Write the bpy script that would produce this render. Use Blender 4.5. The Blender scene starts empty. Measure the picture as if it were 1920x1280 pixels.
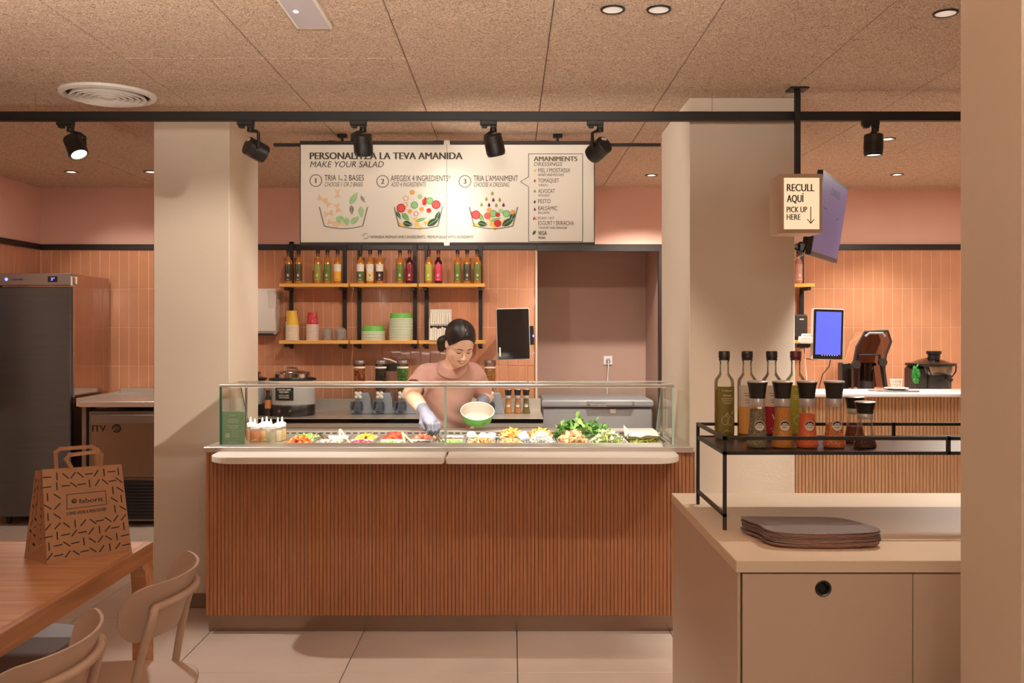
import bpy, bmesh, math, random
import numpy as np
from math import sin, cos, pi, radians, sqrt
from mathutils import Vector, Matrix

random.seed(7)
SC = bpy.context.scene
COL = SC.collection

# ------------------------------------------------------------------ camera, world, light, exposure
F = 1740.0            # focal length in pixels of the 1920 wide frame
VX, VY = 958.0, 610.0  # vanishing point of the depth axis
EYE = 1.5
cam_d = bpy.data.cameras.new('camera'); cam = bpy.data.objects.new('camera', cam_d); COL.objects.link(cam)
cam.location = (0, 0, EYE); cam.rotation_euler = (pi/2, 0, 0)
cam_d.sensor_width = 36; cam_d.lens = 36*F/1920
cam_d.shift_x = (960-VX)/1920; cam_d.shift_y = -(640-VY)/1920
cam_d.clip_start = .05
SC.camera = cam

SC.view_settings.view_transform = 'Standard'; SC.view_settings.look = 'None'
SC.view_settings.gamma = 1; SC.view_settings.use_curve_mapping = False
SC.view_settings.exposure = 0.38
try:
    SC.cycles.use_denoising = True
    SC.cycles.max_bounces = 10; SC.cycles.diffuse_bounces = 5; SC.cycles.transparent_max_bounces = 64
    SC.cycles.caustics_reflective = True; SC.cycles.blur_glossy = 1.5; SC.cycles.caustics_refractive = False
    SC.cycles.sample_clamp_indirect = 4
except Exception:
    pass
W = bpy.data.worlds.new('world'); SC.world = W; W.use_nodes = True
W.node_tree.nodes['Background'].inputs[0].default_value = (1, .82, .66, 1)
W.node_tree.nodes['Background'].inputs[1].default_value = .16

WARM = (1.0, .90, .785); KITCHEN = (1.0, .90, .78); TRACK = (1.0, .95, .88)
def lamp(kind, name, loc, d, energy, color=WARM, parent=None, **kw):
    L = bpy.data.lights.new(name, kind); L.energy = energy; L.color = color
    for k, v in kw.items(): setattr(L, k, v)
    o = bpy.data.objects.new(name, L); COL.objects.link(o); o.location = loc
    o.rotation_euler = Vector(d).to_track_quat('-Z', 'Y').to_euler()
    if parent: o.parent = parent
    return o
# added fill lights around and behind the camera, brightening the fronts (outside the frame)
for (x, y, s, e) in ((-2.2, .6, .9, 3), (.2, -.6, .9, 4), (-1.0, -2.0, 1.2, 8), (1.6, -2.2, 1.2, 8)):
    lamp('AREA', 'dining_fill_light', (x, y, 2.6), (0, 0, -1), e, shape='DISK', size=s)
for (x, y, e) in ((-2.4, -1.0, 4), (.6, -1.2, 15), (1.9, -.8, 5)):   # added point lights out of view, brightening ceiling and fronts
    lamp('POINT', 'dining_fill_point', (x, y, 1.95), (0, 0, -1), e, shadow_soft_size=.15)
for (x, y, e) in ((-1.75, 1.5, 13), (-.1, .3, 86), (1.3, -.3, 50)):   # added uplights out of view, brightening the ceiling
    lamp('AREA', 'ceiling_fill_uplight', (x, y, 1.5 if y > 1 else 1.98), (0, .85, 1), e, shape='DISK', size=.4, spread=radians(100))
lamp('AREA', 'kitchen_fill_light', (-3.0, 6.1, 2.6), (0, 0, -1), 9, KITCHEN, shape='DISK', size=.5)  # added fill light without a fixture, brightens the left kitchen
lamp('AREA', 'bar_fill_light', (3.0, 6.0, 2.6), (0, 0, -1), 34, KITCHEN, shape='DISK', size=.5)  # added fill light without a fixture, brightens the area behind the bar
lamp('AREA', 'service_fill_light', (1.5, 3.1, 2.6), (0, 0, -1), 2, shape='DISK', size=.4)  # added weak fill light over the tray station, no fixture

# ------------------------------------------------------------------ helpers
def PX(px, Y): return (px-VX)*Y/F
def PZ(py, Y): return EYE-(py-VY)*Y/F
def P(px, py, Y): return Vector((PX(px, Y), Y, PZ(py, Y)))

def lin(c):
    return tuple((x/255/12.92 if x/255 <= .04045 else ((x/255+.055)/1.055)**2.4) for x in c[:3]) + (1,)

MATS = {}
def mat(name, rgb, rough=.5, metal=0, var=.0, vscale=8, bump=0, bscale=60, spec=.5, emit=0, ecol=None,
        alpha=None, stretch=(1, 1, 1), rgb2=None, detail=3, coat=0, aniso=0, distort=0, world=False, spread=None):
    if name in MATS: return MATS[name]
    m = bpy.data.materials.new(name); m.use_nodes = True
    nt = m.node_tree; b = nt.nodes['Principled BSDF']
    b.inputs['Roughness'].default_value = rough; b.inputs['Metallic'].default_value = metal
    b.inputs['Specular IOR Level'].default_value = spec
    b.inputs['Coat Weight'].default_value = coat
    b.inputs['Anisotropic'].default_value = aniso
    c1 = lin(rgb)
    if var or rgb2 or bump:
        tc = nt.nodes.new('ShaderNodeTexCoord'); mp = nt.nodes.new('ShaderNodeMapping')
        mp.inputs['Scale'].default_value = stretch
        if world:
            g = nt.nodes.new('ShaderNodeNewGeometry'); nt.links.new(g.outputs['Position'], mp.inputs['Vector'])
        else:
            nt.links.new(tc.outputs['Object'], mp.inputs['Vector'])
    if var or rgb2:
        n = nt.nodes.new('ShaderNodeTexNoise'); n.inputs['Scale'].default_value = vscale; n.inputs['Detail'].default_value = detail
        n.inputs['Distortion'].default_value = distort
        nt.links.new(mp.outputs['Vector'], n.inputs['Vector'])
        r = nt.nodes.new('ShaderNodeValToRGB')
        lo, hi = spread or (.32, .68)
        r.color_ramp.elements[0].position = lo; r.color_ramp.elements[1].position = hi
        c2 = lin(rgb2) if rgb2 else tuple(min(1, x*(1+var)) for x in c1[:3])+(1,)
        ca = c1 if rgb2 else tuple(x*(1-var) for x in c1[:3])+(1,)
        r.color_ramp.elements[0].color = ca; r.color_ramp.elements[1].color = c2
        nt.links.new(n.outputs['Fac'], r.inputs['Fac']); nt.links.new(r.outputs['Color'], b.inputs['Base Color'])
    else:
        b.inputs['Base Color'].default_value = c1
    if bump:
        n2 = nt.nodes.new('ShaderNodeTexNoise'); n2.inputs['Scale'].default_value = bscale; n2.inputs['Detail'].default_value = 2
        n2.inputs['Distortion'].default_value = distort
        nt.links.new(mp.outputs['Vector'], n2.inputs['Vector'])
        bm_ = nt.nodes.new('ShaderNodeBump'); bm_.inputs['Strength'].default_value = bump; bm_.inputs['Distance'].default_value = .01
        nt.links.new(n2.outputs['Fac'], bm_.inputs['Height']); nt.links.new(bm_.outputs['Normal'], b.inputs['Normal'])
    if emit:
        b.inputs['Emission Color'].default_value = lin(ecol or rgb); b.inputs['Emission Strength'].default_value = emit
    m.diffuse_color = c1
    MATS[name] = m
    return m

def glass(name, tint=(245, 248, 245), dens=1.0, rough=.02, gl=(1, 1, 1), milk=0):
    if name in MATS: return MATS[name]
    m = bpy.data.materials.new(name); m.use_nodes = True; nt = m.node_tree
    nt.nodes.remove(nt.nodes['Principled BSDF']); out = nt.nodes['Material Output']
    tr = nt.nodes.new('ShaderNodeBsdfTransparent'); tr.inputs[0].default_value = lin(tint)
    g = nt.nodes.new('ShaderNodeBsdfGlossy'); g.inputs['Roughness'].default_value = rough; g.inputs[0].default_value = gl+(1,)
    fr = nt.nodes.new('ShaderNodeFresnel'); fr.inputs['IOR'].default_value = 1.45
    mx = nt.nodes.new('ShaderNodeMixShader')
    mu = nt.nodes.new('ShaderNodeMath'); mu.operation = 'MULTIPLY'; mu.inputs[1].default_value = dens
    nt.links.new(fr.outputs[0], mu.inputs[0]); nt.links.new(mu.outputs[0], mx.inputs[0])
    nt.links.new(tr.outputs[0], mx.inputs[1]); nt.links.new(g.outputs[0], mx.inputs[2])
    last = mx
    if milk:
        df = nt.nodes.new('ShaderNodeBsdfDiffuse'); df.inputs[0].default_value = (.9, .88, .84, 1)
        m2 = nt.nodes.new('ShaderNodeMixShader'); m2.inputs[0].default_value = milk
        nt.links.new(mx.outputs[0], m2.inputs[1]); nt.links.new(df.outputs[0], m2.inputs[2]); last = m2
    nt.links.new(last.outputs[0], out.inputs['Surface'])
    MATS[name] = m
    return m

ID = Matrix.Identity(4)
def TR(x, y, z): return Matrix.Translation((x, y, z))
def RZ(a): return Matrix.Rotation(a, 4, 'Z')
def RX(a): return Matrix.Rotation(a, 4, 'X')
def RY(a): return Matrix.Rotation(a, 4, 'Y')
def frame(o, xa, ya, za):
    m = Matrix.Identity(4)
    for i, a in enumerate((xa, ya, za)):
        for j in range(3): m[j][i] = a[j]
    for j in range(3): m[j][3] = o[j]
    return m
def rrect(x0, x1, y0, y1, r, n=4):
    out = []
    for (cx, cy, a0) in ((x1-r, y1-r, 0), (x0+r, y1-r, pi/2), (x0+r, y0+r, pi), (x1-r, y0+r, 1.5*pi)):
        for i in range(n+1):
            a = a0+pi/2*i/n; out.append((cx+r*cos(a), cy+r*sin(a)))
    return out
def circ(r, n=24, cx=0, cy=0, ry=None):
    return [(cx+r*cos(2*pi*i/n), cy+(ry or r)*sin(2*pi*i/n)) for i in range(n)]

_TXT = {}
def glyphs(s, bold):
    k = (s, bold)
    if k in _TXT: return _TXT[k]
    cu = bpy.data.curves.new('t', 'FONT'); cu.body = s; cu.resolution_u = 3; cu.offset = bold
    o = bpy.data.objects.new('t', cu); COL.objects.link(o)
    dg = bpy.context.evaluated_depsgraph_get(); dg.update()
    me = bpy.data.meshes.new_from_object(o.evaluated_get(dg))
    r = ([tuple(v.co) for v in me.vertices], [tuple(p.vertices) for p in me.polygons])
    bpy.data.meshes.remove(me); bpy.data.objects.remove(o); bpy.data.curves.remove(cu)
    _TXT[k] = r
    return r
CAP = max(v[1] for v in glyphs('H', 0)[0])

class MB:
    def __init__(s): s.v = []; s.f = []; s.m = []
    def add(s, vs, fs, mat=0, M=None):
        b = len(s.v)
        if M is not None: vs = [M @ Vector(v) for v in vs]
        s.v += [tuple(v) for v in vs]
        s.f += [tuple(i+b for i in f) for f in fs]; s.m += [mat]*len(fs)
        return s
    def box(s, x0, x1, y0, y1, z0, z1, bev=0, mat=0, M=None):
        if bev <= 0:
            vs = [(x, y, z) for z in (z0, z1) for y in (y0, y1) for x in (x0, x1)]
            return s.add(vs, [(0, 2, 3, 1), (4, 5, 7, 6), (0, 1, 5, 4), (2, 6, 7, 3), (0, 4, 6, 2), (1, 3, 7, 5)], mat, M)
        bev = min(bev, (x1-x0)/2.01, (y1-y0)/2.01, (z1-z0)/2.01)
        vs = []; ix = {}
        for sz in (0, 1):
            for sy in (0, 1):
                for sx in (0, 1):
                    c = ((x0, x1)[sx], (y0, y1)[sy], (z0, z1)[sz]); d = ((1, -1)[sx], (1, -1)[sy], (1, -1)[sz])
                    for ax in range(3):
                        p = [c[i]+(0 if i == ax else d[i]*bev) for i in range(3)]
                        ix[(sx, sy, sz, ax)] = len(vs); vs.append(tuple(p))
        fs = []
        def q(*ks): fs.append(tuple(ix[k] for k in ks))
        q((0,0,0,2),(0,1,0,2),(1,1,0,2),(1,0,0,2)); q((0,0,1,2),(1,0,1,2),(1,1,1,2),(0,1,1,2))
        q((0,0,0,1),(1,0,0,1),(1,0,1,1),(0,0,1,1)); q((0,1,0,1),(0,1,1,1),(1,1,1,1),(1,1,0,1))
        q((0,0,0,0),(0,0,1,0),(0,1,1,0),(0,1,0,0)); q((1,0,0,0),(1,1,0,0),(1,1,1,0),(1,0,1,0))
        for a in (0, 1):
            for b in (0, 1):
                q((0,a,b,1),(1,a,b,1),(1,a,b,2),(0,a,b,2)); q((a,0,b,0),(a,1,b,0),(a,1,b,2),(a,0,b,2)); q((a,b,0,0),(a,b,1,0),(a,b,1,1),(a,b,0,1))
                for c in (0, 1): q((a,b,c,0),(a,b,c,1),(a,b,c,2))
        return s.add(vs, fs, mat, M)
    def lathe(s, prof, n=24, c=(0, 0, 0), mat=0, M=None, cap=True, arc=None):
        vs = []; fs = []; k = len(prof)
        a0, a1 = arc or (0, 2*pi); full = arc is None; nn = n if full else n+1
        for i in range(nn):
            a = a0+(a1-a0)*i/n
            for (r, z) in prof: vs.append((c[0]+r*cos(a), c[1]+r*sin(a), c[2]+z))
        for i in range(n):
            j = (i+1) % nn
            for t in range(k-1):
                fs.append((i*k+t, j*k+t, j*k+t+1, i*k+t+1))
        if cap and full:
            if prof[0][0] > 1e-5: fs.append(tuple(i*k for i in range(n-1, -1, -1)))
            if prof[-1][0] > 1e-5: fs.append(tuple(i*k+k-1 for i in range(n)))
        return s.add(vs, fs, mat, M)
    def tube(s, pts, r, n=8, closed=False, mat=0, M=None, flat=None):
        pts = [Vector(p) for p in pts]; N = len(pts); vs = []; fs = []
        up = None
        for i, p in enumerate(pts):
            if closed: t = pts[(i+1) % N]-pts[i-1]
            else: t = pts[min(i+1, N-1)]-pts[max(i-1, 0)]
            t.normalize()
            if up is None:
                up = Vector((0, 0, 1)) if abs(t.z) < .9 else Vector((0, 1, 0))
            side = t.cross(up); side.normalize(); up = side.cross(t); up.normalize()
            rr = r[i] if isinstance(r, (list, tuple)) else r
            for k in range(n):
                a = 2*pi*k/n
                vs.append(p+side*(cos(a)*rr)+up*(sin(a)*(flat if flat else rr)))
        for i in range(N if closed else N-1):
            j = (i+1) % N
            for k in range(n):
                l = (k+1) % n
                fs.append((i*n+k, i*n+l, j*n+l, j*n+k))
        if not closed:
            fs.append(tuple(range(n-1, -1, -1))); fs.append(tuple((N-1)*n+k for k in range(n)))
        return s.add(vs, fs, mat, M)
    def prism(s, poly, z0, z1, mat=0, M=None, bev=0):
        n = len(poly)
        if bev:
            cx = sum(p[0] for p in poly)/n; cy = sum(p[1] for p in poly)/n
            rad = max(sqrt((p[0]-cx)**2+(p[1]-cy)**2) for p in poly); sc = 1-bev/rad
            inn = [(cx+(p[0]-cx)*sc, cy+(p[1]-cy)*sc) for p in poly]
            rings = [(inn, z0), (poly, z0+bev), (poly, z1-bev), (inn, z1)]
        else: rings = [(poly, z0), (poly, z1)]
        vs = [(x, y, z) for (pl, z) in rings for (x, y) in pl]; fs = []
        for k in range(len(rings)-1):
            for i in range(n):
                j = (i+1) % n; fs.append((k*n+i, k*n+j, (k+1)*n+j, (k+1)*n+i))
        fs.append(tuple(range(n-1, -1, -1))); fs.append(tuple((len(rings)-1)*n+i for i in range(n)))
        return s.add(vs, fs, mat, M)
    def sphere(s, c, r, mat=0, n=12, m=8, M=None):
        if not isinstance(r, (tuple, list)): r = (r, r, r)
        prof = [(sin(pi*i/m), -cos(pi*i/m)) for i in range(m+1)]
        vs = []; fs = []
        vs.append((c[0], c[1], c[2]-r[2]))
        for i in range(1, m):
            for k in range(n):
                a = 2*pi*k/n; vs.append((c[0]+r[0]*prof[i][0]*cos(a), c[1]+r[1]*prof[i][0]*sin(a), c[2]+r[2]*prof[i][1]))
        vs.append((c[0], c[1], c[2]+r[2])); top = len(vs)-1
        for k in range(n):
            l = (k+1) % n
            fs.append((0, 1+l, 1+k)); fs.append((top, top-n+k, top-n+l))
            for i in range(m-2): fs.append((1+i*n+k, 1+i*n+l, 1+(i+1)*n+l, 1+(i+1)*n+k))
        return s.add(vs, fs, mat, M)
    # flat print: T maps (a, b, c) in plane metres (c = height over the surface) to a point
    def poly2(s, T, pts, mat=0, off=.0006):
        off += len(s.f)*2e-7; return s.add([T(a, b, off) for a, b in pts], [tuple(range(len(pts)))], mat)
    def line2(s, T, pts, w, mat=0, off=.0006, closed=False):
        n = len(pts)
        for i in range(n if closed else n-1):
            a = Vector(pts[i]); b = Vector(pts[(i+1) % n]); d = (b-a)
            if d.length < 1e-9: continue
            d.normalize(); p = Vector((-d.y, d.x))*w/2; e = d*w*.5; off += 2e-6
            s.add([T(*(q), off) for q in (a-e-p, b+e-p, b+e+p, a-e+p)], [(0, 1, 2, 3)], mat)
        return s
    def text(s, T, st, a, b, h, w=None, align='l', bold=0, shear=0, mat=0, off=.0006):
        vs, fs = glyphs(st, 0)
        if not vs: return s
        x0 = min(v[0] for v in vs); x1 = max(v[0] for v in vs)
        sy = h/CAP; sx = w/(x1-x0) if w else sy
        wid = (x1-x0)*sx; o = a-(0 if align == 'l' else wid/2 if align == 'c' else wid)
        for k, dx in enumerate((-.5, .5) if bold >= .008 else (0,)):     # heavier strokes by a doubled print
            dx *= h*(.05+2.0*bold)
            s.add([T(o+dx+(v[0]-x0)*sx+shear*v[1]*sy, b+v[1]*sy, off*(1+.12*k)) for v in vs], fs, mat)
        return s

def plane(o, u, v):
    o = Vector(o); u = Vector(u).normalized(); v = Vector(v).normalized(); n = u.cross(v)
    return lambda a, b, c=0: o+u*a+v*b+n*c
def cyl(R, c=(0, 0, 0)):   # front of a cylinder, facing -y
    return lambda a, b, e=0: Vector((c[0]+(R+e)*sin(a/R), c[1]-(R+e)*cos(a/R), c[2]+b))

def link(o, parent=None):
    COL.objects.link(o)
    if parent is not None: o.parent = parent
    return o
def mesh_from(name, mb, mats, smooth=None):
    me = bpy.data.meshes.new(name)
    me.from_pydata(mb.v, [], mb.f)
    for m in (mats if isinstance(mats, (list, tuple)) else [mats]): me.materials.append(m)
    me.polygons.foreach_set('material_index', mb.m)
    bm = bmesh.new(); bm.from_mesh(me)
    if smooth != 'raw': bmesh.ops.recalc_face_normals(bm, faces=bm.faces)
    bm.to_mesh(me); bm.free()
    if smooth:
        me.polygons.foreach_set('use_smooth', [True]*len(me.polygons))
        me.set_sharp_from_angle(angle=radians(38 if smooth in (True, 'raw') else smooth))
    me.update()
    return me
def obj(name, mb, mats, parent=None, smooth=None, loc=None, label=None):
    o = bpy.data.objects.new(name, mesh_from(name, mb, mats, smooth) if isinstance(mb, MB) else mb)
    link(o, parent)
    if loc is not None: o.location = loc
    if label: o['label'] = label
    return o
def tag(o, label, cat, group=None, kind=None):
    o['label'] = label; o['category'] = cat
    if group: o['group'] = group
    if kind: o['kind'] = kind
    return o
def thing(name, label, cat, loc=(0, 0, 0), rotz=0, group=None, kind=None):
    o = bpy.data.objects.new(name, None); link(o); o.location = loc; o.rotation_euler = (0, 0, rotz)
    o.empty_display_size = .05
    return tag(o, label, cat, group, kind)
def struct(name, mb, mats, label, cat, smooth=None, parent=None):
    o = obj(name, mb, mats, parent, smooth)
    return tag(o, label, cat, kind='structure')
def dup(root, loc=None, rotz=None, label=None, group=None):
    r = root.copy(); COL.objects.link(r)
    if loc is not None: r.location = loc
    if rotz is not None: r.rotation_euler = (0, 0, rotz)
    if label: r['label'] = label
    if group: r['group'] = group
    for ch in list(root.children):
        c = ch.copy(); COL.objects.link(c); c.parent = r
        for g in list(ch.children):
            d = g.copy(); COL.objects.link(d); d.parent = c
    return r
ORD = ['first', 'second', 'third', 'fourth', 'fifth', 'sixth', 'seventh', 'eighth', 'ninth', 'tenth', 'eleventh', 'twelfth', 'thirteenth', 'fourteenth', 'fifteenth']
# ------------------------------------------------------------------ materials of the room
CEIL = 2.634
M_fibre = mat('wood_fibre_board', (166, 126, 100), .9, bump=1.0, bscale=70, rgb2=(250, 224, 200), vscale=62, distort=3.2, detail=3, world=True, stretch=(1, 1.5, 1), spread=(.36, .56), spec=.1)
M_cream = mat('cream_paint', (220, 205, 186), .75, var=.03, vscale=2, bump=.04, bscale=90, spec=.3)
M_pink = mat('terracotta_pink_paint', (224, 178, 162), .8, var=.03, vscale=3, spec=.2)
M_mauve = mat('mauve_brown_paint', (180, 150, 136), .7, var=.03, vscale=2, spec=.2)
M_tile = mat('glazed_terracotta_tile', (200, 140, 106), .16, var=.10, vscale=3, bump=.10, bscale=9, world=True, coat=.3)
M_grout = mat('pale_pink_grout', (240, 192, 158), .9)
M_black = mat('black_powder_coat', (22, 19, 18), .45, var=.05)
M_trim = mat('black_trim', (38, 31, 29), .4, var=.05)
M_floor = mat('stone_look_floor_tile', (190, 172, 158), .32, var=.07, vscale=2.2, bump=.03, bscale=40, world=True)
M_gap = mat('dark_joint', (52, 42, 36), .9)
M_skirt = mat('taupe_skirting', (126, 108, 92), .4, var=.04)

# ------------------------------------------------------------------ floor of single tiles
TP = .7513
fb = MB().box(-4.6, 4.6, -3.2, 9.0, -.1, -.006)
floor = struct('floor', fb, M_gap, 'stone look tiled floor running through the whole room', 'floor')
tile_me = mesh_from('floor_tile', MB().box(-TP/2+.0018, TP/2-.0018, -TP/2+.0018, TP/2-.0018, -.012, 0, .0015), M_floor)
for i in range(-6, 6):
    for j in range(-5, 6):
        o = obj('floor_tile', tile_me, None, floor, loc=(.0288+TP*(i+.5), 4.015+TP*(j+.5), random.uniform(-.0006, 0)))
        o.rotation_euler = (random.uniform(-.0004, .0004), random.uniform(-.0004, .0004), 0)

# ------------------------------------------------------------------ ceiling of wood fibre panels
cb = MB().box(-4.6, 4.6, -3.2, 9.0, CEIL+.02, CEIL+.12).box(-4.6, 4.6, -3.2, .34, CEIL, CEIL+.02, mat=1)
ceiling = struct('ceiling', cb, [M_gap, M_fibre], 'wood fibre panel ceiling of the salad shop', 'ceiling')
pan_me = mesh_from('ceiling_panel', MB().box(-.2985, .2985, -.5985, .5985, 0, .02, .004), M_fibre)
for i in range(-8, 8):
    for j in range(-3, 4):
        y = 3.94+1.2*(j+.5)
        if y > 7.6: continue
        obj('ceiling_panel', pan_me, None, ceiling, loc=(.152+.6*(i+.5), y, CEIL+random.uniform(0, .0012)))
obj('ceiling_panel', mesh_from('ceiling_panel', MB().box(-4.5, 4.5, 7.542, 8.9, CEIL, CEIL+.02), M_fibre), None, ceiling)

# ------------------------------------------------------------------ walls
YB = 7.65
OX0, OX1, OZ = .215, 1.245, 2.125
wb = MB()
wb.box(-4.1, OX0, YB, YB+.15, 0, CEIL+.02).box(OX1, 4.5, YB, YB+.15, 0, CEIL+.02).box(OX0, OX1, YB, YB+.15, OZ, CEIL+.02)
wb.box(-3.87, OX0-.005, YB-.004, YB, .0, 2.125, mat=1).box(1.9, 4.25, YB-.004, YB, .0, 2.125, mat=1)
wall_back = struct('wall_back', wb, [M_pink, M_grout], 'back wall painted terracotta pink above glazed vertical tiles', 'wall')
wl = MB().box(-4.1, -3.88, -3.2, 9.0, 0, CEIL+.02).box(-3.88, -3.876, 4.9, YB, 0, 2.125, mat=1)
wall_left = struct('wall_left', wl, [M_pink, M_grout], 'left kitchen wall in terracotta pink over vertical tiles', 'wall')
struct('wall_right', MB().box(4.25, 4.5, -3.2, 9.0, 0, CEIL+.02), M_cream, 'cream side wall at the far right', 'wall')
rc = MB().box(OX0-.12, OX1+.12, 8.58, 8.68, 0, CEIL).box(OX0-.12, OX0, YB+.15, 8.6, 0, CEIL).box(OX1, OX1+.12, YB+.15, 8.6, 0, CEIL)
rc.box(OX0-.1, OX1+.1, YB+.15, 8.6, OZ+.06, OZ+.15)
struct('wall_recess', rc, M_mauve, 'mauve brown walls of the recess behind the chest freezer', 'wall')

TW, TH = .0800, .318
def wall_tile_mesh(): return mesh_from('wall_tile', MB().box(-TW/2+.0019, TW/2-.0019, -.0035, 0, -TH/2+.0019, TH/2-.0019, .0016), M_tile)
tm = wall_tile_mesh()
def lay(x0, n, parent, along='x', off=YB-.003):
    for i in range(n):
        for r in range(4):
            z = 2.122-TH*(r+.5)
            if along == 'x': o = obj('wall_tile', tm, None, parent, loc=(x0+TW*(i+.5), off, z))
            else: o = obj('wall_tile', tm, None, parent, loc=(off, x0-TW*(i+.5), z))
            a = random.uniform(-.002, .002), random.uniform(-.006, .006)
            o.rotation_euler = (a[0], 0, a[1]+(0 if along == 'x' else pi/2))
lay(-3.866, 51, wall_back)
lay(2.504-.08*4, 23, wall_back)
lay(YB-.012, 14, wall_left, 'y', -3.877)

trim = lambda n, mb, lab: struct(n, mb, M_trim, lab, 'trim')
trim('trim_1', MB().box(-3.86, OX0, YB-.02, YB, 2.122, 2.168, .002), 'black rail over the tiles along the back wall')
trim('trim_2', MB().box(-3.88, -3.86, 4.9, YB, 2.122, 2.168, .002), 'black rail over the tiles on the left kitchen wall')
trim('trim_3', MB().box(1.9, 4.25, YB-.02, YB, 2.122, 2.168, .002), 'black rail over the tiles right of the pillar')
trim('trim_4', MB().box(OX0, OX1+.03, YB-.03, YB+.02, 2.108, 2.168, .002).box(OX1-.032, OX1+.002, YB-.03, YB+.02, 0, 2.11, .002), 'dark frame over and right of the freezer recess')
struct('trim_5', MB().box(OX0-.014, OX0+.002, YB-.016, YB+.01, .0, 2.12, .001), M_cream, 'pale edge strip ending the tiles beside the recess', 'trim')

# columns
struct('wall_column_left', MB().box(-1.903, -1.5, 4.943, 5.506, 0, CEIL, .003), M_cream, 'cream square column left of the salad counter', 'column')
struct('baseboard_left', MB().box(-1.913, -1.49, 4.933, 5.516, 0, .075, .004), M_skirt, 'taupe skirting round the foot of the left column', 'baseboard')
struct('wall_column_centre', MB().box(.8885, 1.413, 4.62, 5.47, 0, CEIL, .003), M_cream, 'cream square column behind the hanging pick up sign', 'column')
struct('wall_pillar_right', MB().box(1.0163, 2.1, 1.845, 2.1, 0, CEIL, .003), M_cream, 'cream pillar filling the right edge in the foreground', 'column')

# ------------------------------------------------------------------ things on the ceiling
M_white = mat('white_enamel', (232, 226, 218), .45, var=.02)
M_lens = mat('lamp_lens', (255, 236, 208), .3, emit=5, ecol=(255, 228, 190))
M_lens_dim = mat('frosted_lamp_lens', (214, 206, 198), .3, emit=.35, ecol=(230, 220, 210))
M_refl = mat('lamp_reflector', (226, 220, 214), .25, .3, emit=.25, ecol=(240, 228, 214))
M_chrome = mat('polished_chrome', (210, 205, 200), .12, 1)
def downlight(x, y, r, label, energy, lens, ang=100, bl=.6, aim=(0, 0, -1)):
    t = thing('ceiling_downlight', label, 'downlight', (x, y, CEIL), group='recessed downlights')
    obj('trim_ring', MB().lathe([(r*.82, 0), (r*.84, -.004), (r, -.006), (r*1.06, -.003), (r*1.06, .0)], 28, cap=False), M_black, t, True)
    obj('reflector', MB().lathe([(r*.52, -.0015), (r*.86, -.004)], 28, cap=False), M_refl, t, True)
    obj('lens', MB().lathe([(0, -.0012), (r*.56, -.0016)], 28, cap=False), lens, t)
    lamp('SPOT', 'bulb', (0, 0, -.014), aim, energy, KITCHEN, parent=t, spot_size=radians(ang), spot_blend=bl, shadow_soft_size=.03)
downlight(.365, 3.327, .042, 'left one of the paired downlights at the top of the frame', 230, M_lens_dim, 34, .7, (-2.05, 1.6, -1.12))
downlight(.530, 3.327, .042, 'right one of the paired downlights at the top of the frame', 50, M_lens_dim, 66, .5, (-.3, 1.05, -1.7))
downlight(1.577, 3.367, .042, 'single downlight above the tray station beside the right pillar', 58, M_lens_dim)
downlight(-3.245, 6.85, .048, 'downlight over the steel fridge in the kitchen', 15, M_lens, 84, .6, (.15, .6, -1))
downlight(-2.66, 6.85, .048, 'downlight half hidden by the left column', 15, M_lens, 84, .6, (-.05, .6, -1))
downlight(1.06, 7.0, .045, 'downlight over the freezer recess', 170, M_lens, 130)
downlight(2.29, 5.64, .045, 'downlight partly behind the rightmost track spotlight', 50, M_lens)
downlight(2.90, 6.97, .045, 'downlight above the tiled wall at the coffee bar', 80, M_lens)
for x, w_ in ((-1.1, 'left'), (-.45, 'middle'), (.2, 'right')): downlight(x, 5.74, .045, 'downlight hidden behind the menu board, %s one of the row facing the shelves' % w_, 36, M_lens, 104, .5, (0, .75, -1))

# round air diffuser
t = thing('air_diffuser', 'round white air diffuser with concentric rings in the ceiling', 'air vent', (-1.974, 4.55, CEIL))
obj('outer_rim', MB().lathe([(.19, -.004), (.2, -.018), (.222, -.012), (.226, 0)], 48, cap=False), M_white, t, True)
for k, r in enumerate((.172, .142, .112, .082, .052)):
    obj('ring', MB().lathe([(r-.022, -.004), (r, -.026), (r+.006, -.022), (r-.008, .002)], 40, cap=False), M_white, t, True)
obj('centre_cap', MB().lathe([(0, -.03), (.03, -.024), (.034, -.01)], 24, cap=False), M_white, t, True)
obj('duct', MB().lathe([(0, -.0015), (.196, -.0015)], 40, cap=False), M_gap, t)
# emergency light panel
t = thing('emergency_light', 'white rectangular emergency light panel with a small bluish lamp', 'emergency light', (-.7425, 3.33, CEIL))
obj('frame', MB().prism(rrect(-.0675, .0675, -.19, .187, .006), -.012, 0, bev=.003), M_white, t)
obj('diffuser', MB().box(-.058, .058, -.18, .177, -.0135, -.011, .001), mat('translucent_diffuser', (206, 200, 205), .25), t)
obj('pilot_lamp', MB().sphere((-.026, -.015, -.0135), (.009, .014, .003)), mat('bluish_led', (200, 205, 255), .3, emit=6, ecol=(190, 195, 255)), t, True)

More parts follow.
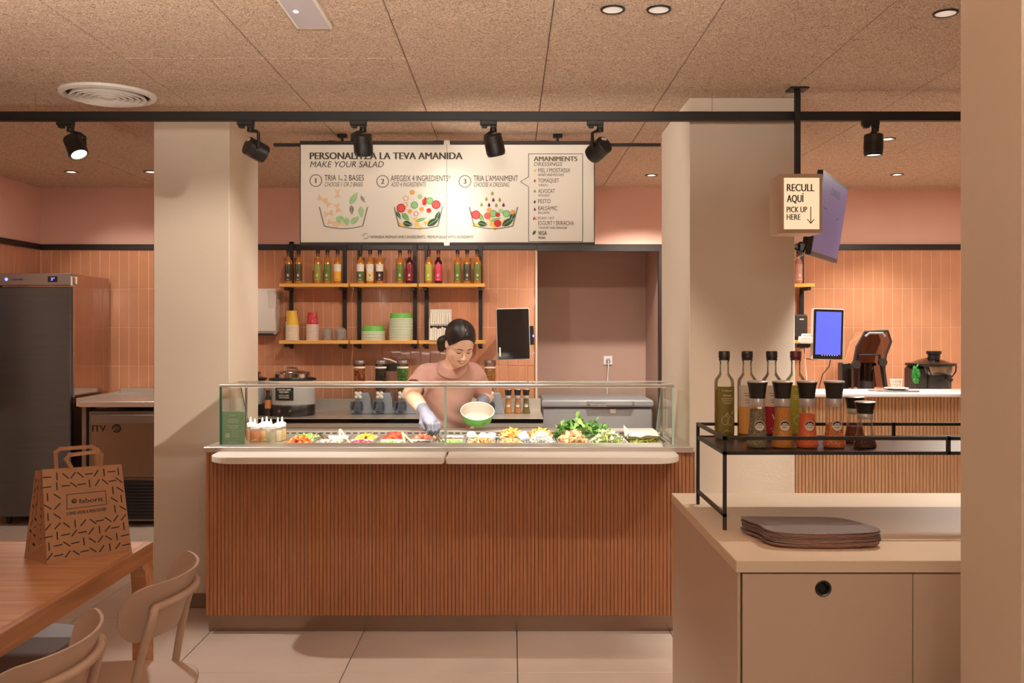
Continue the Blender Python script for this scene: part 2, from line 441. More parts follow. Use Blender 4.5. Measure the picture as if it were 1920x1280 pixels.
# ------------------------------------------------------------------ track and spotlights
YT = 4.5
t = thing('lighting_track', 'long black lighting track hanging across the room under the ceiling', 'lighting track', (0, YT, 2.49))
obj('rail', MB().box(-3.3, 2.5, -.018, .018, 0, .044, .002).box(-3.3, 2.5, -.0195, -.017, .006, .012), M_black, t)
for x in (-2.304, -.282, .975, -3.2, 2.3):
    obj('suspension_cable', MB().tube([(x, 0, .044), (x, 0, CEIL-2.49)], .0011, 5), M_chrome, t)
M_alu = mat('grey_lamp_body', (44, 38, 35), .42, .2)
def spot(px, hx, hy, d, energy, label, size=70, blend=.7, side=1, backlabel=False, target=None):
    X = PX(px, YT)
    t = thing('track_spotlight', label, 'spotlight', (X, YT, 2.49), group='track spotlights')
    obj('adaptor', MB().box(-.045, .035, -.017, .017, -.022, .003, .003).box(-.038, -.012, -.014, .014, -.034, -.02, .003).box(.004, .034, -.014, .014, -.036, -.02, .003), M_black, t)
    hc = Vector((PX(hx, YT)-X, 0, PZ(hy, YT)-2.49)); d = Vector(d).normalized()
    top = Vector((.018, 0, -.036)); back = hc-d*.012
    side_v = Vector((0, 0, 1)).cross(d)
    if side_v.length < .1: side_v = Vector((1, 0, 0))
    side_v.normalize(); side_v *= side
    a = MB().lathe([(.017, -.052), (.017, -.036)], 16, c=(.018, 0, 0))
    if d.z > -.99: a.tube([top+Vector((0, 0, -.012)), Vector((back.x, back.y, -.056))+side_v*.03, Vector((back.x, back.y, -.066))+side_v*.052, back+side_v*.052, back+side_v*.046], [.008, .008, .008, .009, .009], 8)
    else: a.lathe([(.014, -.075), (.014, -.05)], 14, c=(hc.x, 0, 0))
    obj('swivel_arm', a, M_black, t, True)
    Mh = Matrix.Translation(hc) @ (-d).to_track_quat('Z', 'Y').to_matrix().to_4x4()
    h = MB().lathe([(0, .052), (.040, .052), (.045, .047), (.0455, .012)], 28, M=Mh, mat=1, cap=False)
    h.lathe([(.0455, .012), (.0462, .010), (.0462, -.040), (.043, -.042), (.043, -.050), (.037, -.052), (.036, -.040)], 28, M=Mh, cap=False)
    hd = obj('lamp_head', h, [M_black, M_alu], t, True)
    obj('lens', MB().lathe([(0, -.045), (.036, -.045)], 24, cap=False, M=Mh), M_lens, hd)
    if backlabel:
        obj('rating_sticker', MB().box(-.018, .014, -.034, -.022, .0522, .0528, M=Mh @ RZ(pi)), M_white, hd)
    lamp('SPOT', 'bulb', hc+d*.062, d if target is None else Vector(target)-(hc+d*.062+t.location), energy, TRACK, parent=t, spot_size=radians(size), spot_blend=blend, shadow_soft_size=.022)
spot(125, 142, 275, (.47, -.30, -.83), 95, 'leftmost track spotlight, tilted right with its glowing lens showing', 60, side=1)
spot(463, 480, 281, (.72, .60, -.36), 60, 'second track spotlight from the left, its round back turned left', 66, side=-1, backlabel=True, target=(.8, 5.48, 2.04))
spot(674, 681, 272, (.0, .30, -.95), 30, 'third track spotlight from the left, hanging before the menu heading', 62)
spot(918, 927, 272, (.2, .28, -.93), 30, 'fourth track spotlight from the left, tipped a little right', 62)
spot(1118, 1122, 281, (-.58, .70, -.42), 36, 'fifth track spotlight, before the right edge of the menu board', 46, side=1, backlabel=True, target=(-.75, 5.48, 2.08))
spot(1634, 1638, 272, (0, .0, -1), 215, 'rightmost track spotlight, pointing straight down over the bar', 60)
# ------------------------------------------------------------------ salad counter
M_slat = mat('walnut_slat', (158, 104, 70), .5, rgb2=(178, 121, 83), vscale=5, stretch=(26, 26, .8), detail=4, bump=.05, bscale=30, world=True)
M_slat2 = mat('light_oak_slat', (206, 160, 120), .5, rgb2=(232, 192, 152), vscale=5, stretch=(26, 26, .8), detail=4, world=True)
M_darkwood = mat('dark_wood_backing', (132, 84, 54), .7, var=.1)
M_steel = mat('brushed_steel', (206, 198, 190), .36, .72, var=.05, vscale=3, stretch=(1, 30, 30), bump=.02, bscale=50)
M_steel_d = mat('satin_steel', (138, 130, 123), .38, .75, var=.05, vscale=3, stretch=(1, 1, 30))
M_bar = mat('brushed_plinth_metal', (152, 128, 112), .22, .8, var=.04, vscale=3, stretch=(1, 10, 40))
M_solid = mat('white_solid_surface', (232, 222, 210), .35, var=.015, vscale=4)
M_pane = glass('clear_glass', (250, 252, 250), .55)
M_edge = mat('green_glass_edge', (186, 214, 194), .12, var=.05, emit=0)
M_edge2 = mat('deep_green_glass_edge', (34, 88, 66), .15, var=.05)

ct = thing('salad_counter', 'long salad counter clad in narrow upright wooden slats with a steel top', 'counter', (0, 4.52, 0))
LY = lambda y: y-4.52
obj('body', MB().box(-1.47, .884, LY(4.56), LY(5.14), .1, .70).box(-1.47, -1.33, LY(4.56), LY(5.14), .70, .884).box(-1.486, .896, LY(4.523), LY(4.56), .118, .884, mat=1)
    .box(-1.33, .884, LY(4.56), LY(4.66), .70, .884).box(-1.33, .884, LY(5.05), LY(5.14), .70, .884), [M_steel_d, M_darkwood], ct)
obj('plinth', MB().box(-1.484, .894, LY(4.556), LY(4.57), 0, .1, .001).box(-1.46, .88, LY(4.57), LY(5.1), 0, .1), M_bar, ct)
SP = .0184
n = int((.896+1.486)/SP)
sl = mesh_from('slat', MB().box(-SP/2+.0009, SP/2-.0009, -.016, .004, .088, .884, .003), M_slat)
for i in range(n):
    obj('slat', sl, None, ct, loc=(-1.486+SP*(i+.5), LY(4.535)-.003+random.uniform(-.0006, .0006), 0))
st = MB()
st.box(-1.49, .886, LY(4.50), LY(4.675), .884, .910, .002)
st.box(-1.49, -1.325, LY(4.674), LY(5.03), .884, .910, .002).box(.790, .886, LY(4.674), LY(5.03), .884, .910, .002)
st.box(-1.49, .886, LY(5.03), LY(5.16), .884, .910, .002).box(-1.425, .789, LY(5.03), LY(5.155), .905, .930, .002)
obj('steel_top', st, M_steel, ct)
vs = MB()
x = -1.30
while x < .78:
    vs.box(x, x+.024, LY(5.0292), LY(5.031), .914, .920); x += .037
o = obj('vent_slots', vs, M_gap, ct); o['kind'] = 'stuff'
obj('well', MB().box(-1.325, .79, LY(4.675), LY(5.03), .72, .73), M_steel_d, ct)
def tray_slide(x0, x1, rl, rr):
    pts = []
    yb, yf = 4.515, 4.30
    pts += [(x0, yb), (x1, yb)]
    pts += [(x1, yf+rr)]+[(x1-rr+rr*cos(a), yf+rr-rr*sin(a)) for a in [pi/2*k/8 for k in range(1, 9)]]
    pts += [(x0+rl-rl*sin(a), yf+rl-rl*cos(a)) for a in [pi/2*k/8 for k in range(0, 9)]]
    s = MB().prism([(p[0], LY(p[1])) for p in pts], .858, .888, bev=.004)
    o = obj('tray_slide', s, M_solid, ct)
tray_slide(-1.42, -.312, .12, .012)
tray_slide(-.302, .798, .012, .12)

# glass display case standing on the counter
gc = thing('glass_display_case', 'low clear glass case with steel rails standing on the salad counter', 'display case', (-.32, 4.6, .91))
LX = lambda x: x+.32
LYc = lambda y: y-4.6
obj('front_pane', MB().box(LX(-1.438), LX(-.329), -.004, .004, 0, .287), M_pane, gc)
obj('front_pane', MB().box(LX(-.321), LX(.802), -.004, .004, 0, .287), M_pane, gc)
obj('pane_joint', MB().box(LX(-.331), LX(-.319), -.0045, .0045, 0, .287).box(LX(-.329), LX(-.317), .004, .02, .10, .125), M_edge, gc)
def side(x, m, mm):
    pts = [(LYc(4.605), 0), (LYc(5.12), 0), (LYc(4.93), .28), (LYc(4.605), .287)]
    Mx = frame((x, 0, 0), (0, 1, 0), (0, 0, 1), (1, 0, 0))
    obj('side_pane', MB().prism(pts, -.004, .004, M=Mx), M_pane, gc)
    obj('pane_edge', MB().box(x-.0045, x+.0045, -.0055, .0045, 0, .287).tube([(x, LYc(5.12), 0), (x, LYc(4.93), .28)], .003, 6), mm, gc)
side(LX(-1.438), M_pane, M_edge2); side(LX(.802), M_pane, M_edge)
obj('top_pane', MB().box(LX(-1.44), LX(.804), LYc(4.62), LYc(4.93), .287, .295), M_pane, gc)
obj('front_rail', MB().box(LX(-1.444), LX(.808), -.010, .03, .284, .298, .002), M_steel, gc)
obj('rear_rail', MB().box(LX(-1.444), LX(.808), LYc(4.90), LYc(4.925), .286, .296, .002), M_steel, gc)
for x in (-1.40, .797): obj('post', MB().lathe([(.007, 0), (.007, .286)], 12, c=(LX(x), LYc(4.91), 0)), M_chrome, gc, True)
M_caseglow = mat('case_glow', (255, 240, 220), .3, emit=.8, ecol=(255, 226, 190))  # glow shared by the added fill strip and the painted reflections
o = obj('fill_strip', MB().box(LX(-1.40), LX(.77), .012, .022, .2815, .284), M_caseglow, gc)  # added glowing strip that goes with the fill light below
lamp('AREA', 'case_fill_light', (0, .017, .279), (0, 1.0, -1), 7.5, (1, .92, .82), parent=gc, shape='RECTANGLE', size=2.1, size_y=.02, spread=radians(110))  # added fill light brightening the food in the case
obj('spot_reflection', MB().lathe([(0, 0), (.014, 0)], 16, c=(LX(.42), .03, .2835)).lathe([(0, 0), (.014, 0)], 16, c=(LX(.62), .03, .2835)), M_caseglow, gc)  # glowing discs standing in for spotlight reflections under the top pane

# ------------------------------------------------------------------ menu board
YM = 5.48
def mT(a, b, c=0): return Vector((PX(a, YM)-PX(838, YM), -.0105-c, PZ(b, YM)-PZ(459, YM)))
def mflip(a, b, c=0): return mT(a, b, c)
MM = YM/F
M_board = mat('printed_board_white', (232, 224, 210), .5, var=.015, vscale=3)
M_ink = mat('dark_brown_print', (74, 62, 48), .7)
M_ink2 = mat('thin_grey_print', (108, 96, 80), .7)
GREEN = mat('print_green', (104, 176, 92), .7); LGREEN = mat('print_pale_green', (158, 204, 146), .7); DGREEN = mat('print_dark_green', (34, 84, 46), .7)
RED = mat('print_red', (206, 44, 46), .7); LRED = mat('print_light_red', (226, 100, 92), .7)
ORG = mat('print_orange', (230, 160, 80), .7); PEACH = mat('print_peach', (238, 200, 160), .7); YEL = mat('print_yellow', (240, 196, 90), .7)
OLV = mat('print_olive', (150, 156, 66), .7); PUR = mat('print_purple', (106, 34, 60), .7); GREY = mat('print_grey_green', (128, 130, 108), .7); WHT = mat('print_white', (236, 232, 224), .7)
mb_ = thing('menu_board', 'wide white menu board headed PERSONALITZA LA TEVA AMANIDA hanging over the counter', 'menu board', (PX(838, YM), YM, PZ(459, YM)))
w2 = (1115-563)*MM/2; hh = (459-265)*MM
lx, rx = PX(563, YM)-PX(838, YM), PX(1115, YM)-PX(838, YM)
obj('board', MB().box(lx+.004, -.0008, -.010, .012, .004, hh-.004, .001).box(.0008, rx-.004, -.010, .012, .004, hh-.004, .001), M_board, mb_)
fr = MB()
for (a0, a1) in ((lx, -.018), (.018, rx)):
    fr.box(a0, a1, -.014, .016, hh-.022, hh, .001).box(a0, a1, -.014, .016, 0, .014, .001)
fr.box(lx, lx+.005, -.0135, .016, 0, hh).box(rx-.005, rx, -.0135, .016, 0, hh)
obj('frame', fr, M_trim, mb_)
for (z0, z1) in ((hh-.02, hh+.004), (-.004, .012)): obj('joint_clip', MB().box(-.016, .016, -.012, .014, z0, z1), M_board, mb_)
def mtext(n, rows, mats):
    b = MB()
    for (s_, x, y, h, w, bold, sh, mi) in rows: b.text(lambda a, z, c=0: mT(a, -z, c), s_, x, -y, h, w, bold=bold, shear=sh, mat=mi)
    return obj(n, b, mats, mb_)
mtext('heading_print', [('PERSONALITZA LA TEVA AMANIDA', 582, 299, 12.5, 285, .03, 0, 0), ('MAKE YOUR SALAD', 582, 314, 11, 137, -.005, .2, 0)], [M_ink])
mtext('first_step_print', [('TRIA 1', 609, 339, 10.5, 28, .0, 0, 0), ('o', 639, 339, 5.5, 4.5, 0, 0, 0), ('2 BASES', 646, 339, 10.5, 37, 0, 0, 0), ('CHOOSE 1 OR 2 BASES', 609, 350, 8, 71, -.01, .2, 1)], [M_ink, M_ink2])
mtext('second_step_print', [('AFEGEIX 4 INGREDIENTS*', 733, 340, 10.5, 112, .0, 0, 0), ('ADD 4 INGREDIENTS', 733, 350, 8, 65, -.01, .2, 1)], [M_ink, M_ink2])
mtext('third_step_print', [("TRIA L'AMANIMENT", 888, 340, 10.5, 83, .0, 0, 0), ('CHOOSE A DRESSING', 888, 350.5, 8, 66, -.01, .2, 1)], [M_ink, M_ink2])
mtext('footnote_print', [('*AMANIDA PREMIUM AMB 5 INGREDIENTS', 694, 447, 5.2, 103, 0, 0, 0), ('/ PREMIUM SALAD WITH 5 INGREDIENTS', 799, 447, 5.2, 88, -.01, .2, 1)], [M_ink, M_ink2])
nb = MB()
for (x, y, s_) in ((593, 339, '1'), (718, 340.5, '2'), (872, 340.5, '3')):
    nb.line2(mT, circ(11, 28, x, y), 1.4, closed=True)
    nb.text(lambda a, z, c=0: mT(a, -z, c), s_, x, -(y+4.6), 9.2, None, 'c', .03)
nb.line2(mT, [(686+5*cos(a), 443+5*sin(a)) for a in [k*.25 for k in range(0, 10)]], .8).line2(mT, [(686-5*cos(a), 443-5*sin(a)) for a in [k*.25 for k in range(0, 10)]], .8)
obj('numbered_circles', nb, M_ink2, mb_)
db = MB()
db.line2(mT, [(991, 332), (991, 289), (1092, 289), (1092, 453), (991, 453), (991, 351)], 1.1, 0)
db.line2(mT, [(991, 332), (976, 341), (991, 351)], 1.1, 0)
tt = lambda a, z, c=0: mT(a, -z, c)
rows = [('AMANIMENTS', 1001, 302.5, 8.6, 81, .03, 0), ('DRESSINGS', 1001, 311.5, 6.8, 52, -.01, .2), ('MEL I MOSTASSA', 1009, 323.5, 7.6, 60, 0, 0), ('HONEY AND MUSTARD', 1009, 330.5, 4.6, 48, 0, 0),
        ('TOMÀQUET', 1009, 342.8, 7.6, 39, 0, 0), ('TOMATO', 1009, 350, 4.4, 18, 0, 0), ('ALVOCAT', 1009, 362.3, 7.6, 31, 0, 0), ('AVOCADO', 1009, 369, 4.4, 21, 0, 0),
        ('PESTO', 1009, 381.5, 7.6, 23, 0, 0), ('BALSÀMIC', 1009, 394.5, 7.6, 36, 0, 0), ('BALSAMIC', 1009, 401.3, 4.4, 22, 0, 0), ('PICANT / HOT', 1009, 411.5, 4.6, 30, 0, 0),
        ('IOGURT I SRIRACHA', 1009, 422.3, 7.8, 67, 0, 0), ('YOGHURT AND SRIRACHA', 1009, 429.3, 4.4, 54, 0, 0), ('VEGÀ', 1009, 441, 7.6, 16, .01, 0), ('VEGAN', 1009, 448, 4.4, 13, .01, 0)]
for (s_, x, y, h, w, bo, sh) in rows: db.text(tt, s_, x, -y, h, w, bold=bo, shear=sh)
def drop(b, x, y, r, m, T=mT, off=.0008):
    b.poly2(T, [(x, y-2.1*r)]+[(x+r*cos(a), y+r*sin(a)) for a in [(-.35+k*.23)*1 for k in range(17)]], m, off)
for (y, m) in ((321, 1), (340, 2), (359.5, 3), (379.5, 4), (393.5, 5)): drop(db, 1002.5, y, 2.0, m)
db.poly2(mT, [(1001, 414), (999, 410), (1002, 406), (1003, 409), (1005, 410), (1006, 413), (1004, 412), (1002.5, 410)], 2)
db.poly2(mT, [(998, 440), (1000, 434), (1005, 432), (1003, 438), (1000, 440)], 4)
obj('dressing_list_print', db, [M_ink2, YEL, RED, OLV, DGREEN, PUR], mb_)
def leaf2(b, x, y, l, w, a, m, off):
    c, s_ = cos(a), sin(a); pts = []
    for k in range(9): t_ = k/8; pts.append((l*(t_-.5), w*.5*sin(pi*t_**.8)))
    for k in range(7, 0, -1): t_ = k/8; pts.append((l*(t_-.5), -w*.5*sin(pi*t_**.8)))
    b.poly2(mT, [(x+p*c-q*s_, y+p*s_+q*c) for p, q in pts], m, off)
    b.line2(mT, [(x-l*.4*c, y-l*.4*s_), (x+l*.4*c, y+l*.4*s_)], .5, 12, off+.0003)
def farfalle(b, x, y, r, a, m, off):
    c, s_ = cos(a), sin(a)
    for sg in (1, -1): b.poly2(mT, [(x+p*c-q*s_, y+p*s_+q*c) for p, q in ((0, .15*r), (sg*r, .75*r), (sg*r*.9, 0), (sg*r, -.75*r), (0, -.15*r))], m, off)
def slice_(b, x, y, r, m, m2, off):
    b.poly2(mT, circ(r, 20, x, y), m, off); b.poly2(mT, circ(r*.72, 20, x, y), m2, off+.0003)
    for k in range(5): b.poly2(mT, circ(r*.13, 6, x+.38*r*cos(k*1.257), y+.38*r*sin(k*1.257)), m, off+.0006)
PM = [GREEN, LGREEN, DGREEN, RED, LRED, ORG, PEACH, YEL, OLV, PUR, GREY, WHT, M_board, M_ink2]
def bowl2(b, x0, y0, x1, wb_):
    xm = (x0+x1)/2
    b.line2(mT, [(x0, y0), (x0+9, y0+35)]+[(x0+9+(x1-x0-18)*k/10, y0+35+5*sin(pi*k/10)) for k in range(1, 10)]+[(x1-9, y0+35), (x1, y0)], 1.3, 13, .0030)
b = MB()
for (x, y, a) in ((605, 374, .4), (614, 380, .9), (634, 363, 1.5), (634, 390, 1.3), (617, 401, -.2), (623, 418, .3), (638, 420, -.3)):
    farfalle(b, x, y, 8, a, 6, .0006+.00002*(x-600)+.0001*(y > 376)); obj('pasta_print', b, PM, mb_); b = MB()
for (x, y, l, w, a, m) in ((664, 372, 27, 11, -1.0, 1), (681, 374, 17, 5, 1.05, 10), (660, 394, 18, 8, 1.5, 10), (678, 398, 22, 10, 1.5, 1), (666, 413, 22, 11, -.7, 1), (640, 413, 20, 15, .5, 1), (651, 416, 17, 10, 1.5, 1)): leaf2(b, x, y, l, w, a, m, .0012)
bowl2(b, 600, 389, 690, 0)
obj('first_bowl_print', b, PM, mb_)
b = MB()
def bowl_mix(b, x0):
    for (x, y, a) in ((26, 30, .3), (46, 36, .8), (62, 28, -.4), (70, 30, .5), (14, 32, 0), (40, 26, 1.2)): farfalle(b, x0+x, 389+y, 7, a, 7, .0008)
    for (x, y, l, w, a, m) in ((8, 15, 18, 6, 1.1, 2), (21, 18, 20, 10, .8, 0), (25, 31, 19, 11, .25, 2), (50, 23, 22, 6, -.3, 0), (81, 16, 20, 9, -1.2, 2), (73, 27, 28, 12, -.6, 2)): leaf2(b, x0+x, 389+y, l, w, a, m, .0012)
bowl_mix(b, 740)
slice_(b, 752.5, 390.5, 8.3, 3, 4, .0016); slice_(b, 818, 384, 8.3, 3, 4, .0016); slice_(b, 777.5, 385, 6.8, 0, 1, .0016); slice_(b, 806, 377, 6.8, 0, 1, .002)
for (x, y, r, m) in ((773.5, 361, 4.6, 5), (788, 369, 4.6, 1), (791, 392.5, 4.2, 5), (769, 396.5, 4.0, 5), (804.5, 395, 4.6, 3), (797, 378, 5.5, 4)): b.poly2(mT, circ(r, 14, x, y), m, .0018)
for (x, y, r, m) in ((761.5, 372, 4.4, 5), (776.5, 373, 3.6, 12), (780.5, 401, 4, 4), (761, 384, 3.6, 5)): b.line2(mT, circ(r, 14, x, y), 1, m, .0015, True)
b.poly2(mT, [(797, 369), (800, 372), (803, 372), (798, 386), (792, 384)], 3, .0019)
bowl2(b, 740, 389, 830, 0)
obj('second_bowl_print', b, PM, mb_)
b = MB()
bowl_mix(b, 880)
slice_(b, 892.5, 403, 8.3, 3, 4, .0016); slice_(b, 949.5, 401, 6.8, 0, 1, .0016); slice_(b, 925, 401, 7, 0, 1, .0015); slice_(b, 933, 419, 6.8, 3, 3, .002)
for (x, y, r, m) in ((917, 394, 4.6, 5), (914, 405, 6.5, 4), (933, 403, 4.4, 3), (961, 398, 4.2, 5), (939, 396, 4.4, 1)): b.poly2(mT, circ(r, 14, x, y), m, .0018)
for (x, y, m) in ((923, 364, 8), (912, 374.5, 8), (925, 376, 9), (937, 376, 8), (903, 385, 8), (917, 385.5, 9), (930.5, 386, 8), (944, 385.5, 9)): drop(b, x, y, 2.6, m)
bowl2(b, 880, 389, 970, 0)
obj('third_bowl_print', b, PM, mb_)
# rail that carries the board
hr = thing('hanging_rail', 'thin black rail behind the top of the menu board reaching to the column', 'rail', (0, YM+.03, PZ(272.5, YM)))
obj('rail', MB().box(PX(511, YM), .8885, -.008, .012, 0, .018, .001), M_black, hr)
for px in (1046, 640):
    X = PX(px, YM)
    obj('ceiling_bracket', MB().box(X-.028, X+.028, -.02, .02, CEIL-hr.location.z-.02, CEIL-hr.location.z, .002).box(X-.007, X+.007, -.006, .008, .016, CEIL-hr.location.z-.018), M_black, hr)

# ------------------------------------------------------------------ pick up sign and its rod
YS = 4.30
sx0, sx1 = PX(1462, YS), PX(1541, YS); sz0, sz1 = PZ(437, YS), PZ(326, YS)
sg = thing('pick_up_sign', 'small hanging light box reading RECULL AQUÍ PICK UP HERE with a down arrow', 'sign', ((sx0+sx1)/2, YS, sz0))
w_, h_ = sx1-sx0, sz1-sz0
M_signbox = mat('taupe_sign_metal', (196, 164, 138), .5, var=.03)
obj('box', MB().box(-w_/2, w_/2, .002, .165, 0, h_, .003).box(-w_/2, w_/2, -.004, .003, h_-.018, h_).box(-w_/2, w_/2, -.004, .003, 0, .018).box(-w_/2, -w_/2+.018, -.004, .003, .018, h_-.018).box(w_/2-.012, w_/2, -.004, .003, .018, h_-.018), M_signbox, sg)
obj('light_panel', MB().box(-w_/2+.018, w_/2-.012, -.001, .002, .018, h_-.018), mat('backlit_cream_acrylic', (240, 226, 200), .4, emit=.55, ecol=(255, 228, 186)), sg)
def sT(a, b, c=0): return Vector((PX(a, YS)-(sx0+sx1)/2, -.0012-c, PZ(b, YS)-sz0))
s2 = lambda a, z, c=0: sT(a, -z, c)
b = MB()
for (s_, x, y, h, w, bo) in (('RECULL', 1475.5, 358.5, 13.5, 51, .012), ('AQUÍ', 1475.5, 379, 13.5, 31, .012), ('PICK UP', 1475, 398, 10.5, 38, .01), ('HERE', 1475, 412, 10.5, 25.5, .01)): b.text(s2, s_, x, -y, h, w, bold=bo)
b.line2(sT, [(1520, 388), (1520, 418)], 1.6).line2(sT, [(1514, 411.5), (1520, 418.5), (1526, 411.5)], 1.6)
obj('sign_lettering', b, M_ink, sg)
rodx = PX(1495, 4.45)
rd = thing('hanging_rod', 'square black rod dropping from the ceiling plate to the pick up sign', 'rod', (rodx, 4.45, sz1))
obj('rod', MB().box(-.0125, .0125, -.0125, .0125, 0, CEIL-sz1, .001), M_black, rd)
obj('ceiling_plate', MB().box(-.045, .045, -.045, .045, CEIL-sz1-.008, CEIL-sz1, .002), M_black, rd)
# ------------------------------------------------------------------ steel counter along the back wall
bc = thing('steel_back_counter', 'long stainless steel work counter under the bottle shelves', 'counter', (-1.05, 7.28, 0))
L = lambda x: x+1.05
obj('worktop', MB().box(L(-2.38), L(.244), -.33, .34, .765, .805, .003).box(L(-2.38), L(.244), .325, .34, .80, .902, .002).box(L(-2.38), L(.244), -.33, -.325, .735, .80), M_steel, bc)
obj('cabinet_body', MB().box(L(-2.34), L(.235), -.30, .33, .1, .765, .002), M_steel_d, bc)
for i in range(4):
    d = obj('door', MB().box(L(-2.32+.637*i), L(-1.695+.637*i), -.318, -.30, .13, .73, .003), M_steel, bc)
    obj('handle', MB().box(L(-2.06+.637*i), L(-1.95+.637*i), -.335, -.318, .68, .70, .003), M_chrome, d)
for x in (-2.28, .18):
    for y in (-.25, .28): obj('leg', MB().lathe([(.02, 0), (.025, .1)], 12, c=(L(x), y, 0)), M_steel_d, bc, True)

# ------------------------------------------------------------------ bottle shelves
M_yellowwood = mat('yellow_pine', (222, 160, 74), .45, rgb2=(238, 184, 98), vscale=4, stretch=(.8, 14, 14))
ZU, ZL = 1.836, 1.381
def shelf_unit(x0, x1, label, ups, front=7.40):
    xm = (x0+x1)/2
    t = thing('wall_shelf', label, 'shelf', (xm, 7.63, ZL))
    for z in (ZU-ZL, 0):
        obj('board', MB().box(x0-xm, x1-xm, front-7.63, -.035, z-.028, z, .002), M_yellowwood, t)
    for x in ups:
        q = x-xm
        u = MB().box(q-.016, q+.016, -.03, -.012, -.07, 2.185-ZL, .001)
        u.box(q-.016, q+.016, -.03, .005, 2.172-ZL, 2.186-ZL)
        for z in (ZU-ZL-.028, -.028): u.box(q-.014, q+.014, front-7.63+.02, -.012, z-.026, z, .001)
        obj('upright', u, M_black, t)
    return t
U1, U2, U3 = (PX(523, 7.4), PX(653, 7.4)), (PX(656, 7.4), PX(782, 7.4)), (PX(785, 7.4), PX(909, 7.4))
shelf_unit(*U1, 'left of the three yellow wooden wall shelf units over the steel counter', (PX(546, 7.6), PX(646, 7.6)))
shelf_unit(*U2, 'middle of the three yellow wooden wall shelf units over the steel counter', (PX(673.5, 7.6), PX(778, 7.6)))
shelf_unit(*U3, 'right of the three yellow wooden wall shelf units, above the woman', (PX(799.5, 7.6), PX(901, 7.6)))
shelf_unit(1.80, PX(1528, 7.4), 'yellow wooden wall shelf unit just right of the centre column', (PX(1504, 7.6),))

M_amber = mat('amber_oil', (196, 120, 34), .12, var=.08, spec=.6)
M_vin = mat('dark_vinegar', (70, 14, 22), .12, spec=.6)
M_cap = mat('black_bottle_cap', (26, 22, 24), .4); M_capr = mat('dark_red_bottle_cap', (88, 20, 34), .4)
M_neck = glass('bottle_glass', (240, 236, 222), 1.0)
M_cream_lab = mat('cream_label', (236, 226, 206), .6); M_lab_print = mat('label_print_white', (238, 232, 216), .6); M_lab_print_d = mat('label_print_dark', (84, 78, 72), .6)
def labmat(c): return mat('label_%d_%d_%d' % c, c, .55)
def shelf_bottle(px, label, c1, c2=None, liquid=None, cap=None, z=ZU, motif=0, Y=7.47, group='oil bottles on the upper shelf', lx=0):
    R = .0305
    t = thing('oil_bottle', label, 'bottle', (PX(px, Y), Y, z), group=group)
    key = 'sb'
    obj('bottle_body', MB().lathe([(.024, 0), (R, .004), (R, .165), (.027, .180), (.014, .200), (.0125, .215)], 18), liquid or M_amber, t, True)
    obj('neck', MB().lathe([(.0125, .213), (.0122, .236), (.015, .238), (.015, .246)], 14), M_neck, t, True)
    obj('cap', MB().lathe([(.0155, .243), (.0155, .268), (.014, .270)], 14), cap or M_cap, t, True)
    T = cyl(R+.0006)
    g = MB()
    def patch(z0, z1, a, m):
        for k in range(8):
            x0, x1 = -a+2*a*k/8, -a+2*a*(k+1)/8
            g.add([T(x0, z0), T(x1, z0), T(x1, z1), T(x0, z1)], [(0, 1, 2, 3)], m)
    c1m = labmat(c1); c2m = labmat(c2) if c2 else c1m
    patch(.022, .098, .038, 1); patch(.098, .156, .038, 0)
    p = 3 if c2 and sum(c1) > 500 else 2
    for k, (w, zz) in enumerate(((.020, .146), (.026, .135), (.024, .129), (.022, .117))):
        g.add([T(-w/2, zz, .0006), T(w/2, zz, .0006), T(w/2, zz+.004, .0006), T(-w/2, zz+.004, .0006)], [(0, 1, 2, 3)], p)
    q = 3 if c2 == (236, 214, 150) or c2 == (238, 176, 56) else 2
    if c2 != (238, 176, 56):
        for a in (motif, motif+1.0, motif+2.1):
            g.line2(T, [(.010*cos(a), .068+.012*sin(a)), (-.010*cos(a), .068-.012*sin(a))], .0028, q, .0007)
        g.poly2(T, circ(.006, 8, .004*cos(motif), .064), q, .0008)
    g.line2(T, [(-.008, .032), (0, .036), (.008, .032)], .003, q, .0007)
    obj('label', g, [c1m, c2m, M_lab_print, M_lab_print_d], t)
    return t
dk, ol, gr, cr = (62, 54, 40), (156, 154, 66), (104, 122, 48), (236, 226, 206)
B = [(541, dk, None, 0, 0, 'amber bottle with near black label, first from the left on the left shelf'),
     (560, (78, 74, 40), None, 0, 0, 'amber bottle with dark olive brown label, second on the left shelf'),
     (596, ol, None, 0, 0, 'amber bottle with pale olive label, third on the left shelf'),
     (614, gr, None, 0, 0, 'amber bottle with mid green label between the olive and the yellow one'),
     (633, cr, (238, 176, 56), 0, 0, 'bottle with cream over yellow label, last on the left shelf'),
     (676, cr, (78, 104, 60), 0, 0, 'bottle with white over dark green label, first on the middle shelf'),
     (694, cr, (236, 214, 150), 0, 0, 'bottle with white over pale cream label, second on the middle shelf'),
     (712, cr, (62, 34, 38), 0, 0, 'bottle with white over dark plum label, third on the middle shelf'),
     (750, gr, None, 0, 0, 'amber bottle with green label beside the dark red one, middle shelf'),
     (768, (134, 24, 44), None, 1, 1, 'dark red bottle at the right end of the middle shelf'),
     (804, (190, 184, 62), None, 0, 1, 'bottle with lime yellow label, first on the right shelf'),
     (822, (218, 60, 92), None, 1, 1, 'dark bottle with bright pink label on the right shelf'),
     (858, gr, None, 0, 0, 'amber bottle with green label left of the dark grey labelled one, right shelf'),
     (876, (74, 72, 52), None, 0, 0, 'amber bottle with dark grey label between two green ones, right shelf'),
     (895, (112, 124, 52), None, 0, 0, 'amber bottle with green label, last on the right shelf')]
for i, (px, c1, c2, v, cp, lab) in enumerate(B):
    shelf_bottle(px, lab, c1, c2, M_vin if v else None, M_capr if cp else None, motif=i*.9)
